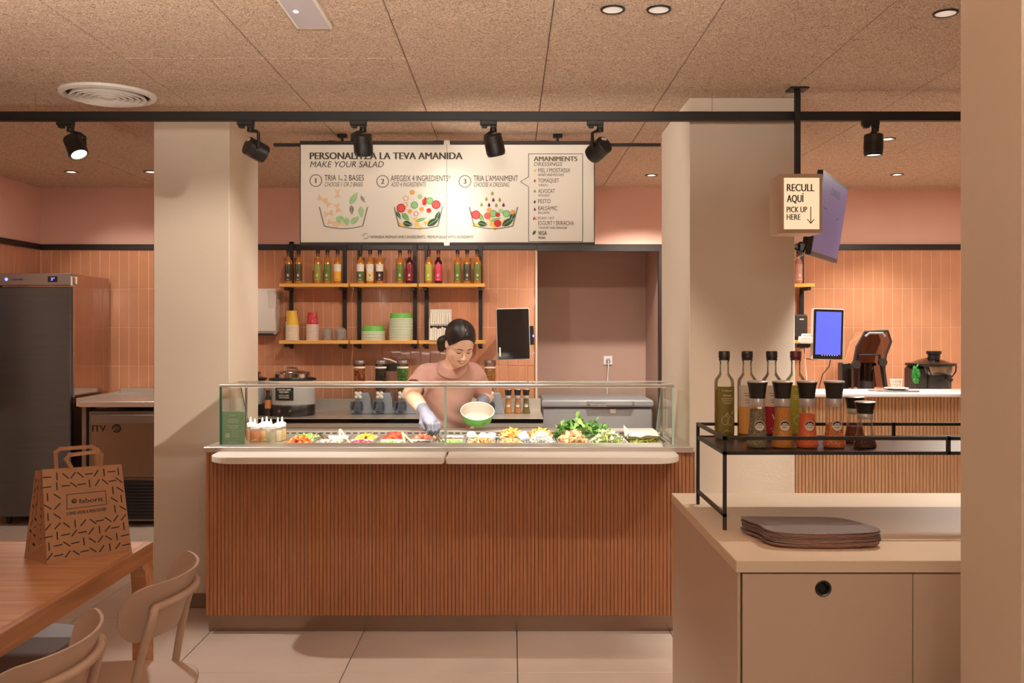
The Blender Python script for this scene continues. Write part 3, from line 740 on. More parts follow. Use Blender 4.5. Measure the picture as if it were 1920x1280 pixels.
shelf_bottle(1497, 'pale bottle on the shelf just right of the centre column', (206, 150, 130), None, mat('rose_syrup', (190, 120, 100), .15), None, group=None or 'oil bottles on the upper shelf', Y=7.45)

# cups, lids and bowls on the lower shelf
YC = 7.46
M_ycup = mat('yellow_paper_cup', (240, 196, 72), .5, rgb2=(232, 184, 60), vscale=60); M_rcup = mat('red_patterned_cup', (196, 40, 56), .5, rgb2=(226, 190, 180), vscale=85, spread=(.60, .66))
M_paper = mat('white_paper_rim', (238, 230, 214), .6)
M_lid = glass('clear_plastic_lid', (252, 251, 249), 1.4, .06, milk=.14)
M_gbowl = mat('green_paper_bowl', (110, 190, 78), .5, var=.05, vscale=20); M_pkraft = mat('green_bowl_print', (170, 214, 130), .6)
def cup_stack(px, n, h, r0, r1, step, mbody, name, lab, cat, group, z=ZL, Y=YC, rim=.0035, base=0):
    # upside down cups nested from the shelf up; only the topmost shows its whole body
    cup = thing(name, 'x', cat, (PX(px, Y), Y, z), group=group)
    obj('cup_wall', MB().lathe([(r1, .004), (r0, h), (r0*.9, h), (r0*.88, h-.004)], 24), mbody, cup, True)
    obj('rim', MB().lathe([(r1-.002, 0), (r1+rim, .001), (r1+rim, step*.62), (r1, step*.72)], 24), M_paper, cup, True)
    for k in range(n):
        c = cup if k == 0 else dup(cup)
        c.location = (PX(px, Y), Y, z+k*step+base)
        nm = 'topmost' if k == n-1 else ('lowest' if k == 0 else ORD[n-1-k] + ' from the top')
        c['label'] = lab % nm
cup_stack(549, 10, .125, .031, .047, .0125, M_ycup, 'paper_cup', 'yellow upside down paper cup, %s in the front yellow stack', 'cup', 'stacked yellow cups', Y=7.44)
cup_stack(545.5, 13, .10, .033, .040, .0115, M_ycup, 'paper_cup', 'yellow upside down paper cup, %s in the rear yellow stack', 'cup', 'stacked yellow cups behind', Y=7.545)
cup_stack(586, 11, .107, .036, .0475, .0118, M_rcup, 'paper_cup', 'red patterned upside down paper cup, %s in the red stack', 'cup', 'stacked red cups')
cup_stack(700, 6, .052, .084, .093, .0125, M_gbowl, 'salad_bowl', 'green upside down salad bowl, %s in the short stack', 'bowl', 'short bowl stack', Y=7.5)
cup_stack(752, 14, .052, .084, .093, .0128, M_gbowl, 'salad_bowl', 'green upside down salad bowl, %s in the tall stack', 'bowl', 'tall bowl stack', Y=7.5)
lid = thing('plastic_dome', 'x', 'lid', (PX(613, YC), YC, ZL), group='clear plastic lids')
obj('dome', MB().lathe([(.0, .034), (.026, .032), (.040, .018), (.046, .004), (.049, .004), (.049, 0)], 20, cap=False), M_lid, lid, True)
for s_i, px in enumerate((613.5, 639)):
    for k in range(7):
        c = lid if (s_i == 0 and k == 0) else dup(lid)
        c.location = (PX(px, YC), YC, ZL+k*.0115)
        c['label'] = 'clear domed plastic lid, %s in the %s lid pile' % ('topmost' if k == 6 else ORD[6-k]+' from the top', ('left', 'right')[s_i])
# napkin and cutlery holder
nh = thing('cutlery_holder', 'white two tier holder full of paper wrapped cutlery behind the woman', 'holder', (PX(826, YC), YC, ZL))
wn = .082
obj('side_panel', MB().prism([(-.07, 0), (.08, 0), (.08, .25), (.02, .25), (-.01, .2), (-.07, .15)], -wn-.004, -wn, M=frame((0, 0, 0), (0, 1, 0), (0, 0, 1), (1, 0, 0))), M_white, nh)
obj('side_panel', MB().prism([(-.07, 0), (.08, 0), (.08, .25), (.02, .25), (-.01, .2), (-.07, .15)], wn, wn+.004, M=frame((0, 0, 0), (0, 1, 0), (0, 0, 1), (1, 0, 0))), M_white, nh)
obj('shelf_plate', MB().box(-wn, wn, -.07, .08, 0, .004).box(-wn, wn, -.03, .08, .118, .122).box(-wn, wn, .076, .08, 0, .25), M_white, nh)
for z in (.004, .125):
    for k in range(9):
        x = -.072+k*.018
        obj('wrapped_cutlery', MB().box(x-.008, x+.008, -.055+(z > .1)*.03+random.uniform(-.006, .006), .06, z, z+.085+random.uniform(0, .02), .003), M_paper, nh)

# soap dispenser on the left of the tiles
sd = thing('paper_towel_dispenser', 'white paper towel dispenser on the tiles beside the left column', 'dispenser', (-2.03, 7.64, PZ(627, 7.5)))
pr = [(0, .02), (-.10, 0), (-.13, .03), (-.15, .16), (-.14, .33), (-.12, .37), (0, .37)]
obj('housing', MB().prism(pr, -.128, .128, M=frame((0, 0, 0), (0, 1, 0), (0, 0, 1), (1, 0, 0)), bev=.012), mat('white_glossy_plastic', (226, 216, 206), .3), sd, 30)
obj('cover_seam', MB().box(.06, .129, -.147, -.02, .20, .36, .012), mat('white_glossy_plastic_b', (216, 206, 196), .3), sd)
obj('outlet_slot', MB().box(-.10, .10, -.11, -.05, -.008, .012), M_gap, sd)

# ------------------------------------------------------------------ soup kettles
M_kgrey = mat('grey_enamel_kettle', (176, 172, 170), .35, var=.03, vscale=6); M_blk = mat('black_plastic', (28, 25, 24), .35, var=.06)
def kettle(x, y, label, sign):
    t = thing('soup_kettle', label, 'soup kettle', (x, y, .805))
    obj('base', MB().lathe([(.165, 0), (.172, .01), (.172, .075), (.166, .085)], 36), M_blk, t, True)
    obj('body', MB().lathe([(.166, .085), (.17, .09), (.17, .265), (.166, .275)], 36), M_kgrey, t, True)
    obj('rim', MB().lathe([(.166, .270), (.180, .272), (.180, .285), (.15, .292)], 36), M_blk, t, True)
    l = obj('lid', MB().lathe([(.135, .285), (.138, .322), (.128, .334), (.05, .345), (0, .347)], 36), M_chrome, t, True)
    obj('lid_handle', MB().tube([(-.05, 0, .34), (-.045, 0, .368), (.03, -.02, .365), (.05, -.02, .34)], .008, 8), M_chrome, l, True)
    for dx in (-.06, .02): obj('control_knob', MB().lathe([(.012, 0), (.012, .02), (.009, .024)], 14, M=frame((dx, -.168, .045), (1, 0, 0), (0, 0, 1), (0, -1, 0))), M_chrome, t, True)
    if sign:
        T = cyl(.1725)
        g = MB()
        for k in range(10):
            a, b2 = -.105+.15*k/10, -.105+.15*(k+1)/10
            g.add([T(a, .125), T(b2, .125), T(b2, .225), T(a, .225)], [(0, 1, 2, 3)], 0)
        for (s_, z, h, w) in (('LLENTIES AMB', .200, .013, .105), ('VERDURES', .182, .013, .078), ('LENTILS AND', .158, .010, .082), ('VEGETABLES', .142, .010, .082)):
            g.text(T, s_, -.03, z, h, w, 'c', .01, mat=1, off=.0015)
        obj('name_card', g, [mat('black_card', (24, 22, 22), .6), M_lab_print], t)
kettle(PX(549, 7.22), 7.22, 'grey soup kettle with steel lid and black LLENTIES AMB VERDURES card', True)
kettle(-2.088, 7.24, 'second grey soup kettle, half hidden behind the left column', False)
t = thing('sauce_bottle', 'small dark sauce bottle with orange label between the two kettles', 'bottle', (PX(502.5, 7.12), 7.12, .805))
obj('bottle_body', MB().lathe([(.021, 0), (.024, .004), (.024, .13), (.014, .16), (.013, .18)], 16), M_blk, t, True)
obj('label', MB().lathe([(.0245, .06), (.0245, .125)], 16, cap=False), mat('orange_label', (206, 128, 70), .5), t, True)
obj('cap', MB().lathe([(.015, .178), (.015, .2)], 12), M_cap, t, True)

# ------------------------------------------------------------------ topping dispensers and grinders on the steel counter
M_smoke = glass('smoky_plastic', (176, 180, 190), 1.2, .08); M_jar = glass('jar_glass', (240, 240, 236), .9)
M_greyp = mat('blue_grey_plastic', (150, 154, 164), .35)
def pellets(mb, R, z0, z1, n, s, mats=1, seed=1):
    rr = random.Random(seed)
    mb.lathe([(R*.93, z0), (R*.93, z1)], 16)
    for i in range(n):
        a = rr.uniform(pi, 2*pi); z = rr.uniform(z0, z1); r = R*.93
        mb.sphere((r*cos(a), r*sin(a), z), (s, s, s*.7), rr.randrange(mats), 5, 3)
    for i in range(n//4):
        a = rr.uniform(0, 2*pi); q = R*.9*sqrt(rr.random()); mb.sphere((q*cos(a), q*sin(a), z1), s, rr.randrange(mats), 5, 3)
    return mb
def topping(px, label, c1, c2, Y=7.33, top=.42, nm='a'):
    t = thing('topping_dispenser', label, 'dispenser', (PX(px, Y), Y, .805), group='topping dispensers')
    obj('stand', MB().prism([(-.085, 0), (.085, 0), (.082, .02), (.066, .05), (.060, .12), (.045, .165), (-.045, .165), (-.060, .12), (-.066, .05), (-.082, .02)], -.03, .085, M=frame((.03, 0, 0), (1, 0, 0), (0, 0, 1), (0, -1, 0)) @ TR(0, 0, -.05), bev=.006), M_greyp, t)
    obj('chute', MB().lathe([(.0, .012), (.034, .012), (.05, .03), (.052, .07), (.044, .10)], 20, c=(-.01, -.075, 0), cap=False), M_smoke, t, True)
    k = MB()
    k.sphere((0, -.062, .15), (.018, .014, .018))
    for a in (pi/4, 3*pi/4, 5*pi/4, 7*pi/4): k.sphere((.021*cos(a), -.066, .15+.021*sin(a)), (.0145, .010, .0145))
    obj('turning_knob', k, M_white, t, True)
    obj('jar', MB().lathe([(.030, .175), (.044, .20), (.044, top-.03), (.04, top-.02)], 20, cap=False), M_jar, t, True)
    obj('contents', pellets(MB(), .043, .19, top-.05, 240, .0058, 2, hash(px) % 99), [mat('topping_%s1' % nm, c1, .6), mat('topping_%s2' % nm, c2, .6)], t)
    obj('lid', MB().lathe([(.043, top-.03), (.046, top-.028), (.046, top-.004), (.043, top)], 20), M_steel_d, t, True)
    obj('label_band', MB().lathe([(.0452, top-.062), (.0452, top-.048)], 20, cap=False), M_paper, t, True)
topping(674, 'topping dispenser filled with orange brown crisps, leftmost of four', (176, 92, 48), (206, 128, 72), nm='o')
topping(714, 'topping dispenser filled with dark seeds, second from the left', (62, 52, 44), (92, 78, 62), nm='d')
topping(755, 'topping dispenser filled with green pumpkin seeds beside the woman', (84, 134, 52), (120, 170, 76), nm='g')
topping(919, 'topping dispenser filled with pale nuts, right of the woman', (214, 160, 96), (172, 104, 56), nm='n')
sc = thing('scoop_box', 'small dark box holding a scoop between two topping dispensers', 'box', (PX(733, 7.5), 7.5, .805))
obj('stand_box', MB().box(-.05, .05, -.05, .05, 0, .36, .004), mat('pink_brown_box', (150, 104, 86), .4), sc)
obj('top', MB().box(-.055, .055, -.055, .055, .33, .385, .005), M_blk, sc)
obj('scoop_handle', MB().tube([(-.05, -.06, .43), (0, -.06, .42), (.06, -.05, .395)], .006, 8), M_white, sc, True)

M_grind_glass = glass('grinder_glass', (254, 251, 247), .6)
def grinder(x, y, z, label, spice, spice2, h=.19, group='spice grinders', level=.78, clear=False, seed=0, badge=True, nm='s'):
    s_ = h/.19
    t = thing('spice_grinder', label, 'spice grinder', (x, y, z), group=group)
    prof = [(.030, 0), (.0325, .004), (.0325, .012), (.029, .028), (.0245, .060), (.0225, .088), (.0215, .118), (.022, .124)]
    prof = [(r, zz*s_) for r, zz in prof]
    obj('glass_body', MB().lathe(prof, 24, cap=False), M_grind_glass, t, True)
    zt = .122*s_*level
    ip = [(r-.0012, max(zz, .002)) for r, zz in prof if zz < zt]
    ip += [(ip[-1][0], zt), (0, zt+.002)]
    c = MB().lathe(ip, 24)
    rr = random.Random(seed)
    for i in range(260):
        a = rr.uniform(pi, 2*pi); zz = rr.uniform(.004, zt)
        for k in range(len(prof)-1):
            if prof[k][1] <= zz <= prof[k+1][1]:
                f = (zz-prof[k][1])/(prof[k+1][1]-prof[k][1]); r = prof[k][0]*(1-f)+prof[k+1][0]*f-.0012; break
        c.sphere((r*cos(a), r*sin(a), zz), rr.uniform(.0011, .0021), rr.randrange(2), 4, 2)
    obj('spice', c, [mat('spice_%s1' % nm, spice, .8), mat('spice_%s2' % nm, spice2, .8)], t)
    obj('steel_collar', MB().lathe([(.0222, .119*s_), (.0228, .122*s_), (.0228, .142*s_), (.022, .144*s_)], 24), mat('satin_collar', (206, 200, 194), .3, .55), t, True)
    obj('grinder_cap', MB().lathe([(.0228, .142*s_), (.0232, .150*s_), (.027, .178*s_), (.0302, .188*s_)], 24), M_blk, t, True)
    obj('cap_rim', MB().lathe([(.0302, .1875*s_), (.0306, .190*s_), (.028, .1925*s_), (.0, .1925*s_)], 24, cap=False), M_steel, t, True)
    if badge:
        R = .0262; zc = .066*s_
        T = lambda a, b, e=0: Vector(((R+e)*sin(a/R), -(R+e)*cos(a/R)-.0006-(b < 0)*abs(b)*.14, zc+b))
        g = MB(); r = .0148
        full = circ(r, 24); top_ = [(r*.88*cos(pi*k/12), r*.88*sin(pi*k/12)) for k in range(13)]
        for k in range(24):
            g.add([T(0, 0, .0004), T(*full[k], .0004), T(*full[(k+1) % 24], .0004)], [(0, 1, 2)], 0)
        for k in range(12): g.add([T(0, 0, .0009), T(*top_[k], .0009), T(*top_[k+1], .0009)], [(0, 1, 2)], 1)
        for (w, zz) in ((.011, .0062), (.017, .0025)): g.line2(T, [(-w/2+.001*k*w/.011, zz) for k in range(12)], .0024, 0, .0013)
        g.text(T, 'faborit', .0012, -.0065, .0028, .0115, 'c', .02, mat=1, off=.001)
        g.poly2(T, circ(.0014, 8, -.0068, -.0052), 1, .001)
        obj('round_label', g, [M_paper, M_cap], t)
    return t
grinder(PX(953, 7.35), 7.35, .805, 'small grinder of golden spice on the steel counter, left of three', (202, 148, 74), (226, 180, 104), group='grinders on the steel counter', level=.95, seed=1, nm='gold')
grinder(PX(970.5, 7.35), 7.35, .805, 'small grinder of pinkish spice on the steel counter, middle of three', (196, 138, 92), (222, 170, 130), group='grinders on the steel counter', level=.95, seed=2, nm='pink')
grinder(PX(986.5, 7.35), 7.35, .805, 'small grinder of olive herbs on the steel counter, right of three', (128, 116, 72), (160, 148, 100), group='grinders on the steel counter', level=.95, seed=3, nm='herb')

# ------------------------------------------------------------------ touch screens
M_scr = mat('dark_glossy_screen', (24, 20, 20), .08, spec=.7); M_bezel = mat('pale_grey_plastic', (206, 196, 186), .35)
def pos(x, y, z, w, h, roll, yaw, label, on):
    t = thing('touch_screen', label, 'screen', (x, y, z)); t.rotation_euler = (0, roll, yaw)
    obj('housing', MB().prism(rrect(-w/2, w/2, -h/2, h/2, .012), 0, .045, M=frame((0, 0, 0), (1, 0, 0), (0, 0, 1), (0, 1, 0)), bev=.004), M_bezel, t)
    obj('glass_front', MB().prism(rrect(-w/2+(.004), w/2-.005, -h/2+.006, h/2-.006, .008), -.002, .002, M=frame((0, 0, 0), (1, 0, 0), (0, 0, 1), (0, 1, 0))), M_scr, t)
    if on:
        obj('lit_display', MB().box(-w/2+.022, w/2-.022, -.0028, -.0018, -h/2+.04, h/2-.024), mat('blue_lit_display', (60, 70, 170), .4, emit=.62, ecol=(96, 108, 250)), t)
        g = MB()
        for k in range(7): g.box(-.05+.02*k, -.043+.02*k, -.0032, -.0027, -h/2+.032, -h/2+.039)
        obj('task_bar_icons', g, M_paper, t)
    else:
        obj('side_sticker', MB().box(-w/2+.016, -w/2+.028, -.0026, -.0018, -h/2+.03, -h/2+.10), M_paper, t)
    return t
t = pos(PX(962.5, 7.28), 7.28, PZ(626, 7.28), .262, .405, radians(-1.5), radians(8), 'dark upright touch screen on a wall arm right of the woman', False)
obj('wall_arm', MB().box(-.05, .05, .045, .08, -.06, .06, .004).box(-.03, .03, .08, .36, -.03, .03, .004), M_blk, t)
obj('side_scanner', MB().box(.131, .165, .012, .05, -.09, .06, .006), M_blk, t)
obj('scanner_light', MB().sphere((.16, .010, -.02), (.008, .006, .010)), mat('blue_led', (90, 90, 255), .3, emit=3, ecol=(90, 90, 255)), t, True)
t = pos(PX(1553, 7.1), 7.1, PZ(626.5, 7.1), .245, .392, radians(1.5), radians(6), 'upright touch screen glowing blue, right of the centre column', True)
obj('bracket', MB().box(-.22, -.11, .0, .05, -.075, -.02, .008).box(-.2, -.13, .005, .04, -.03, .0, .006), M_white, t)
obj('wall_arm', MB().box(-.24, -.14, .02, .27, -.11, -.077, .004), M_blk, t)
obj('cable', MB().tube([(-.16, .03, -.09), (-.16, .05, -.16), (-.13, .10, -.25), (-.10, .14, -.34), (-.09, .15, -.42)], .004, 6), M_white, t, True)
obj('cable', MB().tube([(-.16, .06, -.1), (-.15, .08, -.19), (-.08, .08, -.20), (.0, .08, -.19)], .004, 6), M_blk, t, True)
obj('cable', MB().tube([(.05, .05, -.18), (.04, .06, -.25), (.0, .08, -.31), (-.02, .10, -.42)], .004, 6), M_blk, t, True)

# ------------------------------------------------------------------ recess: freezer and socket
M_frz = mat('freezer_white', (150, 150, 156), .4, var=.02, vscale=3)
fz = thing('chest_freezer', 'long white chest freezer in the mauve recess behind the salad case', 'freezer', (.735, 8.15, 0))
obj('cabinet_body', MB().box(-.47, .46, -.32, .34, .03, .80, .012), M_frz, fz)
ld = obj('lid', MB().prism([(-.475, -.335), (.465, -.335), (.465, .34), (-.475, .34)], .812, .872, bev=.014).box(-.46, .45, -.30, .34, .80, .814, mat=1), [M_frz, M_gap], fz)
obj('lid_handle', MB().prism([(-.10, 0), (-.07, -.03), (.28, -.03), (.31, 0)], .83, .862, M=TR(0, -.332, 0), bev=.004), M_frz, ld)
obj('handle_recess', MB().box(-.06, .06, -.3655, -.362, .852, .858), M_greyp, ld)
obj('lock', MB().box(.10, .15, -.334, -.318, .76, .795, .004), M_bezel, fz)
obj('badge_strip', MB().box(-.07, .07, -.3335, -.326, .818, .825), M_chrome, fz)
for x in (-.4, .4):
    for y in (-.25, .25): obj('foot', MB().lathe([(.02, 0), (.025, .032)], 10, c=(x, y, 0)), M_blk, fz, True)
so = thing('wall_socket', 'white wall socket with a plugged in cable above the freezer', 'socket', (PX(1140, 8.57), 8.578, PZ(675.5, 8.57)))
obj('plate', MB().box(-.041, .041, -.012, 0, -.041, .041, .003), M_white, so)
obj('plug', MB().lathe([(.019, 0), (.019, .018), (.013, .034)], 18, M=frame((0, -.012, 0), (1, 0, 0), (0, 0, 1), (0, -1, 0))), M_greyp, so, True)
obj('cable', MB().tube([(0, -.044, -.004), (.0, -.05, -.04), (-.004, -.03, -.12), (-.01, -.03, -.25), (-.02, -.04, -.45)], .005, 8), M_white, so, True)

# ------------------------------------------------------------------ left kitchen: fridge, bench, ice machine
M_fr = mat('fridge_steel', (102, 116, 130), .30, 1, var=.04, vscale=2, stretch=(1, 1, 26), bump=.015, bscale=40)
M_side = mat('polished_steel_side', (196, 176, 166), .13, 1, var=.02)
fg = thing('steel_fridge', 'tall upright steel fridge in the left corner of the kitchen', 'fridge', (-3.565, 7.28, 0))
obj('cabinet_body', MB().box(-.272, .272, -.29, .33, .06, 1.885, .004), M_side, fg)
dr = obj('door', MB().box(-.274, .274, -.345, -.295, .07, 1.79, .006), M_fr, fg)
obj('door_gasket', MB().box(-.266, .266, -.296, -.288, .08, 1.785), M_blk, dr)
cp = obj('control_panel', MB().box(-.274, .272, -.345, -.29, 1.80, 1.89, .004), mat('grey_control_panel', (150, 142, 140), .35, .6), fg)
obj('display', MB().box(.105, .175, -.347, -.344, 1.825, 1.868), M_blk, cp)
T = plane((0, -.3475, 0), (1, 0, 0), (0, 0, 1))
obj('display_digits', MB().text(T, '2°', .128, 1.837, .02, .028, bold=.01).poly2(T, circ(.012, 16, -.205, 1.845)), mat('blue_digits', (120, 120, 255), .4, emit=2.5, ecol=(120, 120, 255)), cp)
obj('brand_lettering', MB().text(plane((0, -.3458, 0), (1, 0, 0), (0, 0, 1)), 'COOL HEAD', -.165, 1.838, .013, .085, bold=.02), mat('dark_blue_print', (40, 36, 84), .6), cp)
obj('hinge_clip', MB().tube([(.28, -.34, 1.80), (.315, -.34, 1.81), (.315, -.34, 1.86), (.28, -.34, 1.865)], .008, 6, closed=True), M_white, fg, True)
for x in (-.24, .24):
    for y in (-.24, .28): obj('foot', MB().lathe([(.018, 0), (.022, .062)], 10, c=(x, y, 0)), M_blk, fg, True)
be = thing('steel_bench', 'stainless steel bench with raised edges over the ice machine', 'bench', (-2.66, 7.24, 0))
obj('worktop', MB().box(-.54, .26, -.37, .38, .895, .937, .003).box(-.54, .26, .36, .38, .935, .985, .002).box(-.56, -.54, -.37, .38, .90, .962, .002), M_steel, be)
obj('underframe', MB().box(-.53, -.50, -.34, -.31, .03, .9).box(.21, .24, -.34, -.31, .03, .9).box(-.53, -.50, .33, .36, .03, .9).box(.21, .24, .33, .36, .03, .9), M_steel_d, be)
for x in (-.515, .225):
    for y in (-.325, .345): obj('foot', MB().lathe([(.018, 0), (.018, .032)], 10, c=(x, y, 0)), M_blk, be, True)
im = thing('ice_machine', 'steel ice machine with ITV lettering and black grille under the bench', 'ice machine', (-2.66, 7.22, 0))
obj('cabinet_body', MB().box(-.49, .20, -.30, .28, .04, .862, .004), M_steel_d, im)
d = obj('door', MB().box(-.46, .18, -.335, -.30, .37, .84, .006), mat('warm_steel_door', (150, 138, 122), .3, 1, var=.05, vscale=3, stretch=(20, 1, 1)), im)
obj('door_grip', MB().box(-.46, .18, -.338, -.334, .775, .835, .003).box(-.455, -.42, -.3395, -.337, .785, .83), M_steel_d, d)
T = plane((0, -.3362, 0), (1, 0, 0), (0, 0, 1))
lg = MB().text(T, 'ITV', -.445, .715, .045, .10, bold=.02)
lg.line2(T, [(-.265+.028*cos(a), .737+.026*sin(a)) for a in [k*.3-2.2 for k in range(0, 19)]], .012).line2(T, [(-.262+.012*cos(k*.35), .737+.012*sin(k*.35)) for k in range(18)], .007)
obj('brand_lettering', lg, mat('black_lettering', (20, 18, 16), .5), d)
gl = obj('grille', MB().box(-.47, .19, -.322, -.30, .06, .345, .003), M_blk, im)
for k in range(11): obj('louvre', MB().box(-.45, .17, -.334, -.318, .075+.024*k, .086+.024*k, .002), M_black, gl)
for x in (-.42, .14):
    for y in (-.24, .22): obj('foot', MB().lathe([(.018, 0), (.02, .042)], 10, c=(x, y, 0)), M_blk, im, True)
# ------------------------------------------------------------------ pick up bar right of the centre column
BX0, BX1 = 1.428, 3.3
bar = thing('pickup_bar', 'pick up bar with light wooden slats and a white ledge beside the centre column', 'bar counter', (2.3, 4.68, 0))
obj('body', MB().box(BX0-2.3, BX1-2.3, -.005, .24, .1, 1.145), M_darkwood, bar)
obj('plinth', MB().box(BX0-2.3, BX1-2.3, .0, .2, 0, .1), M_bar, bar)
sl2 = mesh_from('slat', MB().box(-.0087+.0012, .0087-.0012, -.012, .006, .088, 1.143, .003), M_slat2)
for i in range(int((BX1-BX0)/.0174)):
    obj('slat', sl2, None, bar, loc=(BX0-2.3+.0174*(i+.5), -.006+random.uniform(-.0006, .0006), 0))
obj('ledge', MB().box(BX0-2.31, BX1-2.3, -.08, .25, 1.145, 1.163, .003), M_solid, bar)
# rear counter with machines
rcn = thing('rear_counter', 'dark counter along the tiles behind the pick up bar', 'counter', (3.1, 7.25, 0))
obj('body', MB().box(-1.1, 1.1, -.3, .38, 0, .92), M_darkwood, rcn)
obj('worktop', MB().box(-1.12, 1.12, -.33, .385, .92, .95, .003), M_solid, rcn)
ZR = .95
M_smk = glass('smoky_tinted_cover', (150, 132, 126), 1.0, .05)
M_dgrey = mat('dark_grey_plastic', (52, 48, 47), .4, var=.05)
# blender with sound enclosure
YBm = 7.2
bl = thing('blender', 'blender inside an open smoky sound cover on the rear counter', 'blender', (PX(1624, YBm), YBm, ZR))
k = YBm/F
zz = lambda py: PZ(py, YBm)-ZR
xx = lambda px: (px-1624)*k
pts = [(1590, 727), (1590, 690), (1597, 650), (1612, 622), (1655, 620), (1661, 640), (1651, 665), (1648, 690), (1653, 727)]
cov = MB()
outl = [(xx(a), zz(b)) for a, b in pts]
Mx = frame((0, 0, 0), (1, 0, 0), (0, 0, 1), (0, 1, 0))
for y in (.0,): cov.prism(outl, .10, .106, M=Mx)
for i in range(len(outl)-1):
    a, b = outl[i], outl[i+1]
    cov.add([(a[0], -.10, a[1]), (b[0], -.10, b[1]), (b[0], .10, b[1]), (a[0], .10, a[1])], [(0, 1, 2, 3)])
obj('sound_cover', cov, M_smk, bl)
obj('cover_edge', MB().tube([(a, -.10, b) for a, b in outl], .010, 6), M_dgrey, bl, True)
obj('front_handle', MB().tube([(xx(1612), -.115, zz(630)), (xx(1618), -.13, zz(624)), (xx(1642), -.13, zz(624)), (xx(1648), -.115, zz(630))], .009, 8), M_greyp, bl, True)
obj('inner_frame', MB().tube([(xx(1602), -.08, zz(726)), (xx(1603), -.08, zz(664)), (xx(1641), -.08, zz(664)), (xx(1651), -.08, zz(726))], .011, 8), M_blk, bl, True)
obj('jug', MB().lathe([(.05, .12), (.06, .24), (.075, .24), (.075, .26), (.07, .26)], 24, cap=False), M_smk, bl, True)
obj('jug_base', MB().lathe([(.065, .0), (.06, .06), (.05, .12)], 20), M_dgrey, bl, True)
obj('motor_base', MB().box(-.13, .12, -.11, .12, 0, .045, .015), M_blk, bl)
obj('hinge', MB().lathe([(.03, -.02), (.03, .02)], 16, M=frame((xx(1596), -.1, zz(682)), (1, 0, 0), (0, 0, 1), (0, -1, 0))), M_dgrey, bl, True)
obj('hinge', MB().lathe([(.03, -.02), (.03, .02)], 16, M=frame((xx(1645), -.1, zz(678)), (1, 0, 0), (0, 0, 1), (0, -1, 0))), M_dgrey, bl, True)
obj('rear_box', MB().box(xx(1579), xx(1592), 0, .1, 0, zz(680), .006), M_blk, bl)
# juicer
jc = thing('juicer', 'dark grey juicer with clear bowl and tall black feed chute', 'juicer', (PX(1745, YBm), YBm, ZR))
obj('motor_body', MB().lathe([(.115, 0), (.12, .02), (.12, .17)], 28, c=(.03, 0, 0)).box(-.17, -.05, -.09, .1, 0, .235, .02), M_dgrey, jc, True)
obj('clear_bowl', MB().lathe([(.12, .17), (.135, .19), (.14, .245)], 28, c=(.02, 0, 0), cap=False), glass('juicer_bowl', (226, 214, 196), 1.3, .05), jc, True)
obj('pulp_basket', MB().lathe([(.10, .17), (.118, .235)], 24, c=(.02, 0, 0)), M_steel, jc, True)
l = obj('lid', MB().lathe([(.185, .24), (.185, .258), (.16, .262)], 32), M_blk, jc, True)
obj('lid_dome', MB().lathe([(.16, .26), (.10, .285), (.04, .30)], 28, cap=False), glass('clear_dome', (226, 214, 200), 1.6, .05), l, True)
obj('feed_chute', MB().lathe([(.045, .262), (.045, .325), (.055, .33), (.055, .35), (.05, .352)], 20, c=(.025, 0, 0)), M_blk, l, True)
obj('clamp_arm', MB().tube([(-.08, -.13, .24), (-.07, -.14, .20), (-.05, -.14, .16), (.1, -.14, .16), (.13, -.135, .20), (.14, -.12, .24)], .006, 6), M_blk, jc, True)
sp_ = obj('spout', MB().tube([(.06, -.12, .16), (.06, -.16, .15), (.085, -.175, .13)], .016, 8), M_blk, jc, True)
gb = thing('green_bag', 'small crumpled bright green bag hanging on the juicer', 'bag', (PX(1700, YBm), YBm-.16, ZR+.13))
b = MB()
for i in range(26):
    b.sphere((random.gauss(0, .012), random.gauss(0, .01), random.uniform(0, .10)), (random.uniform(.008, .018), random.uniform(.008, .014), random.uniform(.014, .024)), n=7, m=5)
b.tube([(.0, 0, .09), (.03, .03, .12), (.05, .07, .125)], .006, 5)
obj('crumpled_film', b, mat('bright_green_film', (36, 140, 52), .35, var=.2, vscale=60), gb)
# black dispenser under the right shelf
bd = thing('black_dispenser', 'black towel dispenser on the wall beside the blue screen', 'dispenser', (PX(1497, 7.5), 7.63, PZ(632, 7.5)))
obj('housing', MB().box(-.12, .068, -.16, 0, 0, .185, .014), M_dgrey, bd)
obj('lower_tray', MB().box(-.11, .058, -.15, 0, -.02, .055, .008), M_blk, bd)
obj('name_plate', MB().box(-.0, .035, -.1615, -.16, .14, .15), M_bezel, bd)
# cup, saucer and tray on the ledge
YL_ = 4.74
t = thing('serving_board', 'dark thin wavy edged board lying on the white bar ledge', 'board', (PX(1677, YL_), YL_, 1.163))
obj('board', MB().prism([(-.125, .03), (-.04, .085), (.06, .08), (.125, -.01), (.10, -.06), (.0, -.075), (-.07, -.04)], .001, .008, bev=.002), mat('dark_grey_tray', (92, 82, 78), .5, var=.06), t)
t = thing('saucer', 'white saucer under the espresso cup on the bar ledge', 'saucer', (PX(1679, YL_)+.004, YL_, 1.171))
obj('plate', MB().lathe([(0, .004), (.03, .004), (.058, .012), (.06, .011), (.034, .0), (.0, .0)], 32, cap=False), M_solid, t, True)
t = thing('espresso_cup', 'small white patterned espresso cup on its saucer', 'cup', (PX(1679, YL_)+.004, YL_, 1.175))
obj('cup_wall', MB().lathe([(.0, .002), (.02, .0), (.022, .004), (.0325, .05), (.031, .05), (.02, .006), (0, .005)], 28, cap=False), M_solid, t, True)
g = MB(); T = cyl(.0285)
rr = random.Random(5)
